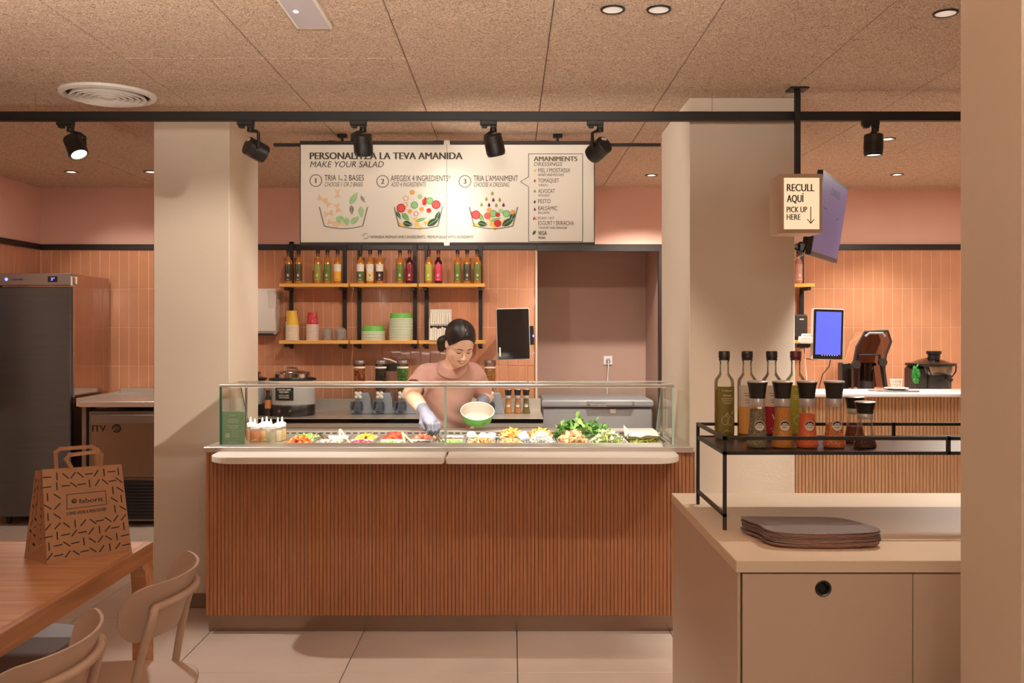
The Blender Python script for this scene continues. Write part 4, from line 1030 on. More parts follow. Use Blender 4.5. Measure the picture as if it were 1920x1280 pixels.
for i in range(14):
    a, z = rr.uniform(-.034, .034), rr.uniform(.018, .044)
    TT = lambda p, q, e=0: Vector(((.022+.0105*(q/.048)+.0007+e)*sin(p/.0285), -(.022+.0105*(q/.048)+.0007+e)*cos(p/.0285), q))
    g.poly2(TT, circ(rr.uniform(.0012, .003), 8, a, z), rr.randrange(3), 0)
obj('speckle_print', g, [mat('print_blue', (90, 120, 150), .6), M_ink, mat('print_rose', (190, 110, 110), .6)], t)

# ------------------------------------------------------------------ order screen on the column side
A = Vector((1.60, 4.75, 0)); u = Vector((.364, .65, 0)).normalized(); nrm = Vector((u.y, -u.x, 0))
tl = radians(8.5)
v = (Vector((0, 0, 1))*cos(tl)+nrm*sin(tl)); n_ = u.cross(v)
w_, h_ = .745, .438
cen = Vector((1.60, 4.75, 2.297))+u*w_/2-v*h_/2
tv = thing('order_screen', 'tilted wall screen with lilac display headed COMANDES behind the pick up sign', 'screen', cen)
Mt = frame((0, 0, 0), u, v, n_)
obj('housing', MB().prism(rrect(-w_/2, w_/2, -h_/2, h_/2, .006), -.03, -.002, M=Mt, bev=.004).prism(rrect(-w_/2+.06, w_/2-.06, -h_/2+.05, h_/2-.05, .02), -.065, -.03, M=Mt, bev=.012), M_blk, tv)
obj('bezel', MB().prism(rrect(-w_/2, w_/2, -h_/2, h_/2, .006), -.004, 0, M=Mt), M_blk, tv)
obj('lit_display', MB().box(-w_/2+.014, w_/2-.014, -h_/2+.022, h_/2-.014, 0, .001, M=Mt), mat('lilac_lit_display', (84, 76, 116), .35, emit=.13, ecol=(110, 102, 190)), tv)
T = lambda a, b, c=0: Mt @ Vector((a, b, c+.0012))
g = MB().text(T, 'COMANDES', .02, .125, .038, .26, 'c', .01)
for (a, b, w) in ((-.24, .04, .09), (.15, .02, .06)): g.line2(T, [(a, b), (a+w, b)], .008)
obj('display_print', g, mat('screen_print', (62, 52, 98), .5), tv)
arm = MB().tube([-n_*.06, -n_*.10, Vector((1.413, cen.y+.05, 1.93))-cen], .018, 8).box(1.413-cen.x, 1.425-cen.x, -.04, .14, 1.85-cen.z, 2.05-cen.z)
obj('wall_arm', arm, M_black, tv)
obj('cable', MB().tube([Vector((1.418, 4.80, 1.99))-cen, Vector((1.47, 4.82, 1.90))-cen, Vector((1.52, 4.83, 1.88))-cen, Vector((1.56, 4.86, 1.95))-cen], .006, 6), M_blk, tv, True)
obj('cable', MB().tube([Vector((1.418, 4.84, 1.86))-cen, Vector((1.46, 4.85, 1.84))-cen, Vector((1.53, 4.87, 1.87))-cen, Vector((1.56, 4.90, 1.95))-cen], .005, 6), M_white, tv, True)
# ------------------------------------------------------------------ service station with trays and condiments
M_cab = mat('beige_laminate', (196, 174, 154), .42, var=.02, vscale=3); M_cabtop = mat('beige_laminate_top', (226, 206, 182), .45, var=.015, vscale=3)
CX0, CX1, CY0, CY1, CZ = .5555, 2.3, 2.294, 3.214, .92
sv = thing('service_station', 'beige cabinet with round hole door at the lower right', 'cabinet', (CX0, CY0, 0))
wx = CX1-CX0; dy = CY1-CY0
obj('carcass', MB().box(.006, wx, .02, dy-.004, .05, CZ-.031).box(.004, .012, .0, dy-.002, .0, CZ-.031, .001), M_cab, sv)
obj('plinth', MB().box(.02, wx, .05, dy-.04, 0, .05), M_skirt, sv)
obj('worktop', MB().box(0, wx, -.004, dy, CZ-.030, CZ, .0015), M_cabtop, sv)
edges = [.016, .438, .876, 1.31, 1.744]
for i in range(4):
    x0, x1 = edges[i]+.0012, edges[i+1]-.0012
    d = MB()
    if i == 0:
        hx, hz, r = .2165, .850, .0185
        n = 32; ring = [(hx+r*cos(2*pi*k/n), hz+r*sin(2*pi*k/n)) for k in range(n)]
        def onrect(a):
            c_, s_ = cos(a), sin(a); L = 1e9
            for (q, lo, hi, o) in ((c_, x0, x1, hx), (s_, .055, CZ-.034, hz)):
                if abs(q) > 1e-9: L = min(L, ((hi if q > 0 else lo)-o)/q)
            return (hx+c_*L, hz+s_*L)
        angs = sorted(set([2*pi*k/n for k in range(n)]+[math.atan2(zc-hz, xc-hx) % (2*pi) for xc in (x0, x1) for zc in (.055, CZ-.034)]))
        m_ = len(angs)
        for (y, fl) in ((0, 0), (.018, 1)):
            vs = [(hx+r*cos(a), y, hz+r*sin(a)) for a in angs]+[(onrect(a)[0], y, onrect(a)[1]) for a in angs]
            d.add(vs, [(k, (k+1) % m_, m_+(k+1) % m_, m_+k) for k in range(m_)])
        d.add([(hx+r*cos(a), y, hz+r*sin(a)) for y in (0, .018) for a in angs], [(k, (k+1) % m_, m_+(k+1) % m_, m_+k) for k in range(m_)])
        d.add([(*(onrect(a)[0],), y, onrect(a)[1]) for y in (0, .018) for a in angs], [(k, (k+1) % m_, m_+(k+1) % m_, m_+k) for k in range(m_)])
        dd = obj('door', d, M_cab, sv)
        Mh = frame((hx, 0, hz), (1, 0, 0), (0, 0, 1), (0, -1, 0))
        obj('finger_ring', MB().lathe([(.0135, -.016), (.0148, .001), (.0185, .003), (.0205, .0005), (.0185, -.002)], 32, cap=False, M=Mh).lathe([(0, -.0165), (.019, -.0165)], 24, cap=False, M=Mh), M_blk, dd, True)
    else:
        obj('door', d.box(x0, x1, 0, .018, .055, CZ-.034, .0012), M_cab, sv)

# black wire rack
M_plate = mat('dark_bronze_plate', (66, 52, 46), .35, .4, var=.06)
rk = thing('wire_rack', 'black steel wire rack standing on the beige cabinet', 'rack', (.607, 2.635, CZ))
ZT, ZS, D, WX = 1.180-CZ, 1.138-CZ, .378, 1.35
q = .0048
f = MB()
def bar_(a, b, mb=f):
    lo = [min(a[i], b[i])-q for i in range(3)]; hi = [max(a[i], b[i])+q for i in range(3)]
    lo[2] = max(lo[2], 0); mb.box(lo[0], hi[0], lo[1], hi[1], lo[2], hi[2])
for y in (0, D): bar_((0, y, ZT), (WX, y, ZT)); bar_((0, y, ZS), (WX, y, ZS))
for x in (0, WX): bar_((x, 0, ZT), (x, D, ZT)); bar_((x, 0, ZS), (x, D, ZS)); bar_((x, 0, .042), (x, D, .042))
obj('frame', f, M_black, rk)
for x in (0, WX):
    for y in (0, D):
        m = MB(); bar_((x, y, 0), (x, y, ZT), m); obj('leg', m, M_black, rk)
for (x, y) in ((.635, 0), (.635, D)):
    m = MB(); bar_((x, y, ZS), (x, y, ZT), m); obj('rail_post', m, M_black, rk)
obj('shelf_plate', MB().box(.004, WX-.004, .004, D-.004, ZS-.0045, ZS+.0015), M_plate, rk)

# bottles on the rack
ZK = ZS+CZ+.0016
M_clear = glass('clear_bottle_glass', (253, 252, 249), .9)
def oil(px, y, label, liq, level, c1, c2, cap, kind):
    R = .031
    t = thing('oil_bottle', label, 'bottle', (PX(px, y), y, ZK), group='oil bottles on the wire rack')
    prof = [(.024, 0), (R, .005), (R, .178), (.029, .19), (.019, .203), (.0150, .212), (.0145, .245), (.0165, .248), (.0165, .254)]
    obj('bottle_glass', MB().lathe(prof, 28, cap=False).lathe([(0, .003), (.024, 0)], 20, cap=False), M_clear, t, True)
    lv = level*.19
    ip = [(0, .006), (R-.004, .006), (R-.0022, .012), (R-.0022, min(lv, .178)), (0, min(lv, .178))]
    obj('oil', MB().lathe(ip, 28, cap=False), liq, t, True)
    obj('cap', MB().lathe([(.0172, .250), (.0172, .254), (.0158, .256), (.0178, .258), (.0178, .276), (.0165, .279), (0, .279)], 24, cap=False), cap, t, True)
    T = cyl(R+.0005); g = MB()
    def patch(z0, z1, a0, a1, m):
        for k in range(12):
            x0, x1 = a0+(a1-a0)*k/12, a0+(a1-a0)*(k+1)/12
            g.add([T(x0, z0), T(x1, z0), T(x1, z1), T(x0, z1)], [(0, 1, 2, 3)], m)
    lo = 2; hi = 2
    if kind == 'olive':
        patch(.02, .168, -.030, .038, 0)
        g.text(T, 'faborit', .006, .153, .0055, .024, 'c', .02, mat=2, off=.001).poly2(T, [(-.0135, .156), (-.011, .1585), (-.009, .1565), (-.011, .153)], 2, .001)
        g.text(T, 'PICUAL', .004, .137, .006, .026, 'c', .02, mat=2, off=.001)
        for k, w in enumerate((.04, .034, .028, .022)): g.line2(T, [(-w/2+.004+w*j/6, .131-.0055*k) for j in range(7)], .0016, 2, .001)
        g.line2(T, circ(.011, 18, -.004, .062, .014), .0013, 2, .001, True).line2(T, circ(.010, 18, .012, .060, .013), .0013, 2, .001, True)
        g.line2(T, [(-.002, .076), (.002, .086), (.010, .074)], .0014, 2, .001).line2(T, [(.0, .079), (.018, .083), (.022, .090)], .004, 2, .001)
        g.line2(T, [(-.006+.012*k/6, .027+.004*sin(pi*k/6)) for k in range(7)], .0016, 2, .001)
    elif kind == 'split':
        patch(.02, .105, -.038, .038, 1); patch(.105, .172, -.038, .038, 0)
        g.poly2(T, circ(.003, 10, .0, .160), 3, .001).text(T, 'faborit', .016, .1575, .005, .022, 'c', .02, mat=3, off=.001)
        for k, w in enumerate((.036, .03, .03, .024)): g.line2(T, [(-w/2+.002+w*j/6, .147-.0075*k-(.006 if k > 1 else 0)) for j in range(7)], .0016, 3, .001)
        if c2[0] < 180 or c2[1] < 60:
            g.line2(T, [(-.006, .080), (-.002, .068), (.010, .064)], .0035, 2, .001).line2(T, [(-.012, .036), (.004, .040), (.016, .046), (.018, .058)], .0016, 2, .001)
            g.line2(T, [(-.006+.012*k/6, .027+.004*sin(pi*k/6)) for k in range(7)], .0016, 2, .001)
    else:
        patch(.02, .172, -.038, .038, 1)
        g.text(T, 'faborit', .004, .157, .005, .022, 'c', .02, mat=2, off=.001)
        for k, w in enumerate((.036, .034, .03)): g.line2(T, [(-w/2+w*j/6, .140-.006*k) for j in range(7)], .0014, 2, .001)
        g.line2(T, circ(.015, 20, .0, .062, .012), .0014, 2, .001, True).line2(T, [(-.016, .083), (.0, .077), (.018, .084)], .0016, 2, .001)
        g.line2(T, [(-.006+.012*k/6, .027+.004*sin(pi*k/6)) for k in range(7)], .0016, 2, .001)
    obj('label', g, [labmat(c1), labmat(c2), mat('pale_green_print', (226, 222, 178), .6), M_lab_print_d], t)
M_oliveoil = mat('olive_oil', (150, 128, 30), .1, var=.05); M_gold = mat('golden_oil', (204, 150, 44), .1); M_redv = mat('red_vinegar', (110, 16, 26), .1); M_lime = mat('lime_oil', (150, 150, 44), .1)
oil(1358, 2.95, 'oil bottle with olive green PICUAL label, leftmost on the wire rack', M_oliveoil, .82, (116, 106, 44), (116, 106, 44), M_cap, 'olive')
oil(1401, 2.95, 'oil bottle with cream over orange label, second on the rack', M_gold, .5, (232, 220, 206), (238, 176, 92), M_cap, 'split')
oil(1447, 2.95, 'vinegar bottle with cream over dark red label, third on the rack', M_redv, .8, (232, 220, 206), (150, 14, 40), M_cap, 'split')
oil(1492, 2.95, 'bottle with lime green label and dark red cap, fourth on the rack', M_lime, .88, (154, 158, 56), (160, 162, 56), M_capr, 'lime')
G = [(1420, 'grinder of grey green herbs, first of the grinders on the rack', (140, 130, 102), (206, 196, 164), .9, 11, 'grey'),
     (1467, 'grinder of ochre spice, second of the grinders on the rack', (214, 152, 76), (240, 184, 108), .96, 12, 'ochre'),
     (1513, 'grinder of coral red spice, third of the grinders on the rack', (232, 124, 80), (244, 150, 106), .80, 13, 'coral'),
     (1564, 'grinder half full of speckled red flakes, fourth on the rack', (214, 134, 78), (248, 214, 164), .55, 14, 'flake')]
for (px, lab, c1, c2, lv, sd_, nm) in G: grinder(PX(px, 2.74), 2.74, ZK, lab, c1, c2, .195, 'spice grinders on the wire rack', lv, seed=sd_, nm=nm)
grinder(PX(1602, 2.87), 2.87, ZK, 'short nearly empty grinder with brown spice, behind the last one', (128, 70, 36), (150, 90, 50), .14, 'spice grinders on the wire rack', .55, seed=15, badge=False, nm='brown')
grinder(PX(1622, 2.74), 2.74, ZK, 'short nearly empty grinder with dark spice at the right end of the row', (88, 52, 44), (110, 66, 54), .135, 'spice grinders on the wire rack', .35, seed=16, badge=False, nm='dark')

# tray stack
M_tray = mat('grey_tray_top', (118, 110, 110), .5, var=.04, vscale=5); M_trayedge = mat('brown_tray_edge', (160, 112, 92), .55, var=.12, vscale=40)
out = [(.652, 2.612), (.70, 2.618), (.80, 2.622), (.90, 2.612), (.935, 2.575), (.962, 2.505), (.975, 2.45), (.962, 2.415), (.92, 2.405), (.80, 2.402), (.72, 2.410), (.685, 2.425), (.668, 2.46), (.672, 2.50), (.664, 2.53), (.648, 2.565), (.642, 2.595)]
def smoothloop(p, n=3):
    for _ in range(n):
        q_ = []
        for i in range(len(p)):
            a, b = p[i], p[(i+1) % len(p)]
            q_ += [(a[0]*.75+b[0]*.25, a[1]*.75+b[1]*.25), (a[0]*.25+b[0]*.75, a[1]*.25+b[1]*.75)]
        p = q_
    return p
out = smoothloop(out, 2); tcx, tcy = .808, 2.51
loc2 = [(x-tcx, y-tcy) for x, y in out]
tr = thing('serving_tray', 'x', 'tray', (tcx, tcy, CZ), group='stacked grey trays')
n = len(loc2)
def ringv(s_, z): return [(x*s_, y*s_, z+(.004*(x/.16)**2 if s_ > .8 else 0)) for x, y in loc2]
tb = MB(); R_ = [ringv(.90, .0), ringv(.985, .003), ringv(1.0, .0055), ringv(.995, .0065), ringv(.93, .0035), ringv(.86, .0024)]
vs = [p for r in R_ for p in r]; fs = []; mi = []
for k_ in range(5):
    for i in range(n): fs.append((k_*n+i, k_*n+(i+1) % n, (k_+1)*n+(i+1) % n, (k_+1)*n+i))
tb.add(vs, fs[:2*n], 1); b0 = len(tb.v); tb.add(vs, fs[2*n:], 0)
tb.add(R_[5], [tuple(range(n))], 0); tb.add(R_[0], [tuple(range(n-1, -1, -1))], 1)
obj('tray_body', tb, [M_tray, M_trayedge], tr, True)
for k_ in range(9):
    c = tr if k_ == 0 else dup(tr)
    c.location = (tcx+random.uniform(-.003, .003), tcy+random.uniform(-.002, .002), CZ+.0042*k_+.0004); c.rotation_euler = (0, 0, random.uniform(-.012, .012))
    c['label'] = 'grey wavy edged serving tray, %s in the stack' % ('topmost' if k_ == 8 else 'lowest' if k_ == 0 else ORD[8-k_]+' from the top')
top = c
T = plane((0, 0, .0032), (1, 0, 0), (0, 1, 0))
obj('printed_mark', MB().text(T, 'faborit', .0, -.092, .006, .03, 'c', .02), M_bezel, top)

# ------------------------------------------------------------------ oak table
M_oak = mat('oak_table', (166, 114, 78), .40, rgb2=(202, 150, 110), vscale=4, stretch=(.7, 9, 9), detail=5, bump=.02, bscale=20, distort=.6, world=True)
TX0, TX1, TY0, TY1 = -2.35, -1.2415, 1.15, 3.222
tb_ = thing('dining_table', 'oak dining table in the lower left corner with a paper bag on it', 'table', ((TX0+TX1)/2, (TY0+TY1)/2, 0))
hx, hy = (TX1-TX0)/2, (TY1-TY0)/2
N = 12; pw = 2*hy/N
for i in range(N):
    obj('top_plank', MB().box(-hx, hx-.0225, -hy+pw*i+.0002, -hy+pw*(i+1)-.0002, .724, .75+random.uniform(-.0003, 0), .0008), M_oak, tb_)
for s_ in (-1, 1):
    if s_ > 0: obj('edge_board', MB().box(hx-.022, hx, -hy, hy, .6925, .7498, .001), mat('oak_edge', (146, 98, 64), .42, rgb2=(180, 128, 90), vscale=4, stretch=(9, .7, 9), detail=5, distort=.6, world=True), tb_)
    else: obj('apron', MB().box(-hx, -hx+.022, -hy, hy, .692, .7238), M_oak, tb_)
    obj('apron', MB().box(-hx+.022, hx-.022, s_*hy-(.022 if s_ > 0 else 0), s_*hy+(.022 if s_ < 0 else 0), .692, .7238), M_oak, tb_)
for sx in (-1, 1):
    for sy in (-1, 1):
        m = MB(); w = .075
        # leg tapering inwards, with a rounded brace where it meets the apron
        for (z0, z1, w0, w1) in ((0, .60, .048, .062), (.60, .66, .062, .072), (.66, .692, .072, .10)):
            vs = []
            for (z, ww) in ((z0, w0), (z1, w1)):
                vs += [(sx*hx, sy*hy, z), (sx*(hx-.05), sy*hy, z), (sx*(hx-.05), sy*(hy-ww), z), (sx*hx, sy*(hy-ww), z)]
            m.add(vs, [(0, 1, 2, 3), (4, 5, 6, 7), (0, 1, 5, 4), (1, 2, 6, 5), (2, 3, 7, 6), (3, 0, 4, 7)])
        obj('leg', m, M_oak, tb_)

# ------------------------------------------------------------------ chairs
M_chair = mat('beige_painted_chair', (178, 152, 134), .45, var=.02, vscale=5); M_seatgrey = mat('grey_leather_cushion', (116, 104, 102), .42, var=.05, vscale=9)
def chair(label, seatmat, name='cafe_chair'):
    t = thing(name, label, 'chair', group='chairs at the oak table')
    R = .262; yc = .04; th = 1.0
    g = MB(); nu, nv = 44, 8; out_ = []
    for sgn, rad in ((0, R-.004), (1, R+.004)):
        for j in range(nv+1):
            for i in range(nu+1):
                u_ = -1+2*i/nu; s_ = abs(u_)
                hh_ = .080*(1-max(0, (s_-.66)/.34)**2.6)**.5 if s_ < 1 else .0
                hh_ = max(hh_, .026)
                vv = -1+2*j/nv; z = .732+hh_*vv
                a = u_*th; rec = .028*(z-.73)/.08
                out_.append(((rad+rec)*sin(a), yc-(rad+rec)*cos(a)*.92, z))
    S = (nu+1)*(nv+1); fs = []
    for j in range(nv):
        for i in range(nu):
            a = j*(nu+1)+i; fs.append((a, a+1, a+nu+2, a+nu+1)); fs.append((S+a, S+a+nu+1, S+a+nu+2, S+a+1))
    for i in range(nu):
        fs.append((i, S+i, S+i+1, i+1)); a = nv*(nu+1)+i; fs.append((a, a+1, S+a+1, S+a))
    for j in range(nv):
        a = j*(nu+1); fs.append((a, a+nu+1, S+a+nu+1, S+a)); a += nu; fs.append((a, S+a, S+a+nu+1, a+nu+1))
    g.add(out_, fs)
    obj('backrest', g, M_chair, t, 50)
    # seat plate
    sp = [(x, y) for x, y in smoothloop([(-.2, .22), (.2, .22), (.225, .0), (.20, -.17), (.09, -.225), (-.09, -.225), (-.20, -.17), (-.225, .0)], 3)]
    obj('seat', MB().prism(sp, .462, .474, bev=.004), M_chair, t)
    if seatmat: obj('seat_cushion', MB().prism([(x*.97, y*.97) for x, y in sp], .474, .50, bev=.010), seatmat, t)
    r = .0115; Rh = R+.021
    def soft(p, n=3):
        for _ in range(n):
            q_ = [p[0]]
            for i in range(len(p)-1): q_ += [p[i]*.75+p[i+1]*.25, p[i]*.25+p[i+1]*.75]
            p = q_+[p[-1]]
        return p
    arc = [Vector((Rh*sin(a), yc-Rh*cos(a)*.93, .752-.012*abs(a)**2)) for a in [(-.66+1.32*k/12) for k in range(13)]]
    sidep = lambda s_: [Vector((s_*.213, -.115, .47)), Vector((s_*.207, -.130, .56)), Vector((s_*.202, -.152, .66)), Vector((s_*.197, -.176, .738))]
    path = soft(sidep(-1)+arc+sidep(1)[::-1], 2)
    obj('back_hoop', MB().tube(path, r, 10), M_chair, t, True)
    for s_ in (-1, 1):
        obj('rear_leg', MB().tube([(s_*.2128, -.1155, .474), (s_*.216, -.135, .36), (s_*.225, -.185, .2), (s_*.238, -.255, .0)], [r, r, r, .0095], 10), M_chair, t, True)
        obj('front_leg', MB().tube([(s_*.213, -.118, .465), (s_*.205, .0, .450), (s_*.198, .15, .448), (s_*.2, .185, .43), (s_*.212, .21, .2), (s_*.222, .235, 0)], [r, r, r, r, r, .0095], 10), M_chair, t, True)
    obj('seat_rail', MB().tube([(-.205, .0, .450), (.205, .0, .450)], .009, 8), M_chair, t, True)
    return t
c1_ = chair('beige cafe chair at the corner of the oak table nearest the counter', None)
c1_.location = (-1.130, 2.63, 0); c1_.rotation_euler = (0, 0, radians(90+4))
c2_ = dup(c1_, (-1.163, 2.06, 0), radians(90+2), 'beige cafe chair cut by the lower left corner of the photo')
st_ = thing('cushioned_stool', 'low stool with a grey cushion tucked under the oak table', 'stool', (-1.65, 2.98, 0))
sp = smoothloop([(-.21, -.21), (0, -.235), (.21, -.21), (.235, 0), (.21, .21), (0, .235), (-.21, .21), (-.235, 0)], 3)
obj('seat', MB().prism(sp, .43, .442, bev=.004), M_chair, st_)
obj('seat_cushion', MB().prism(sp, .442, .475, bev=.012), M_seatgrey, st_)
for sx in (-1, 1):
    for sy in (-1, 1): obj('leg', MB().tube([(sx*.15, sy*.15, .43), (sx*.17, sy*.17, 0)], .0115, 8), M_chair, st_, True)

# ------------------------------------------------------------------ paper bag
M_kraft = mat('kraft_paper', (164, 122, 88), .7, var=.05, vscale=12, bump=.15, bscale=14); M_kraft_in = mat('kraft_paper_inside', (150, 96, 58), .8)
bo = Vector((-1.4566, 2.913, .7505))
bag = thing('paper_bag', 'kraft paper takeaway bag with black dashes and faborit logo on the oak table', 'bag', bo)
B0 = Vector((0, 0, 0)); B1 = Vector((.1935, .178, 0)); B3 = Vector((-.115, .083, 0)); B2 = B1+B3
H = .318
def topc(px, py, Y): return P(px, py, Y)-bo
T0, T1 = topc(79, 880, 2.955), topc(228, 870, 3.085); T3 = topc(66, 882, 3.02); T2 = topc(222, 871, 3.115)
g = MB()
quad = lambda a, b, c, d, m=0, nn=6: [g.add([a.lerp(b, i/nn).lerp(d.lerp(c, i/nn), j/nn) for (i, j) in ((i_, j_), (i_+1, j_), (i_+1, j_+1), (i_, j_+1))], [(0, 1, 2, 3)], m) for i_ in range(nn) for j_ in range(nn)]
mid_b = B0.lerp(B3, .5)+Vector((.012, .012, .10)); 
quad(B0, B1, T1, T0)
mt = T0.lerp(T3, .5)+Vector((.004, .004, -.002)); mb0 = B0.lerp(B3, .5)+Vector((.004, .004, .075))
quad(B3, B3.lerp(B0, .5)+Vector((.0, .0, 0)), mb0, mb0) if False else None
FE = B0.lerp(T0, .24); mi_ = FE.lerp(B3, .5)+Vector((.003, .003, .008))
g.add([B3, B0, FE], [(0, 1, 2)], 0); g.add([FE, T0, mt, mi_], [(0, 1, 2, 3)], 0); g.add([mi_, mt, T3, B3], [(0, 1, 2, 3)], 0); g.add([B3, FE, mi_], [(0, 1, 2)], 0)
quad(B3, B2, T2, T3); g.add([B1, B2, T2, T1], [(0, 1, 2, 3)], 0); g.add([B0, B1, B2, B3], [(0, 1, 2, 3)], 0)
dn = Vector((0, 0, -.04)); g.add([T0+dn, T1+dn, T2+dn, T3+dn], [(0, 1, 2, 3)], 1)
obj('bag_body', g, [M_kraft, M_kraft_in], bag)
nf = (B1-B0).cross(T0-B0).normalized()
if nf.y > 0: nf = -nf
def fT(a, b, c=0):   # a across 0..1, b up 0..1 of the front face
    return B0.lerp(B1, a).lerp(T0.lerp(T1, a), b)+nf*(c+.0004)
Wf = (B1-B0).length
def fm(a, b, c=0): return fT(a/Wf, b/H, c)
g = MB()
pr_ = []
dash = [ # (photo px in the bag crop, angle kind)
 (298,381,0),(392,374,90),(476,368,-45),(548,362,50),(618,358,-45),(700,349,3),(770,341,55),(845,335,90),(915,327,2),(981,323,90),
 (298,477,2),(392,467,90),(478,463,2),(554,453,-40),(630,448,3),(706,440,90),(781,432,55),(855,424,-45),(925,416,5),(990,410,-45),
 (302,573,90),(394,563,-40),(930,507,90),(1000,498,-42),(305,667,-38),(397,660,45),(942,595,-40),(1012,587,90),(307,763,90),(395,754,-42),
 (950,685,90),(1026,676,-40),(309,858,50),(399,848,45),(484,838,-45),(568,827,90),(646,817,48),(740,806,-45),(805,797,4),(883,786,-42),(958,776,50),(1032,765,48),
 (309,955,5),(396,943,90),(475,932,4),(558,918,50),(640,908,3),(722,897,48),(802,885,90),(880,873,48),(952,863,5),(1035,851,90),
 (318,1048,90),(403,1035,5),(488,1022,-42),(570,1010,4),(652,997,90),(732,985,-42),(811,974,50),(890,962,-42),(968,950,90),(1046,938,5),
 (324,1143,50),(410,1130,4),(498,1117,52),(578,1105,-42),(660,1090,4),(740,1078,-42),(823,1066,52),(902,1052,90),(978,1040,50),(1058,1028,4)]
def crop2bag(x, y):
    px, py = 30+x*240/1229, 820+y*250/1280
    # invert the front face (bilinear) numerically
    a, b = .5, .5
    for _ in range(12):
        def pr2(a_, b_):
            w = fT(a_, b_)+bo; return VX+F*w.x/w.y, VY-F*(w.z-EYE)/w.y
        p0 = pr2(a, b); pa = pr2(a+.01, b); pb = pr2(a, b+.01)
        J = ((pa[0]-p0[0])/.01, (pb[0]-p0[0])/.01, (pa[1]-p0[1])/.01, (pb[1]-p0[1])/.01)
        det = J[0]*J[3]-J[1]*J[2]; ex, ey = px-p0[0], py-p0[1]
        a += (J[3]*ex-J[1]*ey)/det; b += (-J[2]*ex+J[0]*ey)/det
    return a*Wf, b*H
for (x, y, an) in dash:
    a, b = crop2bag(x, y); r = radians(an); l = .0115
    g.line2(fm, [(a-l*cos(r), b-l*sin(r)), (a+l*cos(r), b+l*sin(r))], .0042, 0, .0004)
la, lb = crop2bag(488, 688); ra, rb = crop2bag(870, 640); ua, ub = crop2bag(488, 548); wa, wb2 = crop2bag(858, 512)
g.line2(fm, [(la, lb), (ra, rb), (wa, wb2), (ua, ub)], .0022, 0, .0005, True)
ta, tb2 = crop2bag(606, 632); te, tf = crop2bag(836, 605)
g.text(fm, 'faborit', ta, tb2, .0155, te-ta, bold=.012, off=.0006)
ca, cb2 = crop2bag(558, 609)
g.poly2(fm, circ(.0085, 18, ca, cb2), 0, .0005)
for k in range(3): g.line2(fm, [(ca-.005+.002*k, cb2+.004-.003*k), (ca+.001+.002*k, cb2+.006-.003*k)], .0011, 1, .0009)
ta, tb2 = crop2bag(486, 748); te, tf = crop2bag(872, 700)
g.text(lambda a, b, c=0: fm(a, b+(a-ta)/(te-ta)*(tf-tb2), c), 'COFFEE HOUSE & FRESH EATERY', ta, tb2, .0105, te-ta, bold=.02, off=.0006)
obj('front_print', g, [mat('black_bag_print', (30, 24, 24), .6), M_kraft], bag)
# side print
g = MB()
def sTt(a, b, c=0): return T3.lerp(B3, 0).lerp(mt, a).lerp(B3.lerp(mb0, a), 1-b)+((mt-T3).cross(B3-T3)).normalized()*(-c if ((mt-T3).cross(B3-T3)).y > 0 else c)
def sTq(a, b, c=0):   # the front half of the gusset
    n2 = ((T0-mt).cross(mi_-mt)).normalized(); n2 = -n2 if n2.y > 0 else n2
    return mi_.lerp(FE, a).lerp(mt.lerp(T0, a), b)+n2*(c+.0005)
def sTr(a, b, c=0):
    n2 = ((mt-T3).cross(B3-T3)).normalized(); n2 = -n2 if n2.x > 0 else n2
    return B3.lerp(mi_, a).lerp(T3.lerp(mt, a), b)+n2*(c+.0005)
rr = random.Random(3)
for k in range(9):
    for f_, a in ((sTr, .35), (sTr, .78), (sTq, .5)):
        an = rr.choice((0, 90, 45, -45)); r = radians(an+rr.uniform(-6, 6)); b = .07+.1*k+rr.uniform(-.01, .01)
        g.line2(f_, [(a-.13*cos(r), b-.033*sin(r)), (a+.13*cos(r), b+.033*sin(r))], .011 if abs(sin(r)) < .5 else .03, 0, .0003)
obj('side_print', g, MATS['black_bag_print'], bag)
def handle(pts, w):
    m = MB(); nr = nf
    for i in range(len(pts)-1):
        p, q2 = pts[i], pts[i+1]; t_ = (q2-p).normalized(); s_ = t_.cross(nr).normalized()*w
        p = p-t_*(w if i else 0); q2 = q2+t_*(w if i < len(pts)-2 else 0)
        off_ = nr*.0008*(i % 2)
        m.add([p-s_+off_, q2-s_+off_, q2+s_+off_, p+s_+off_, p-s_+off_-nr*.0012, q2-s_+off_-nr*.0012, q2+s_+off_-nr*.0012, p+s_+off_-nr*.0012],
              [(0, 1, 2, 3), (4, 5, 6, 7), (0, 1, 5, 4), (1, 2, 6, 5), (2, 3, 7, 6), (3, 0, 4, 7)])
    return obj('handle', m, M_kraft, bag)
up = Vector((0, 0, 1)); dF = (T1-T0).normalized(); dB = (T2-T3).normalized()
a0, a1 = T0.lerp(T1, .37)-up*.006+nf*.002, T0.lerp(T1, .73)-up*.006+nf*.002
handle([a0, a0+up*.034-dF*.022+nf*.012, a0+up*.046-dF*.012+nf*.014, a1+up*.052-dF*.012+nf*.014, a1+up*.042-dF*.002+nf*.012, a1], .0062)
a0, a1 = T3.lerp(T2, .25)-up*.02, T3.lerp(T2, .72)-up*.02
handle([a0, a0+up*.075-dB*.002, a0+up*.086+dB*.012, a1+up*.086-dB*.012, a1+up*.076+dB*.004, a1+up*.02+dB*.004], .0062)
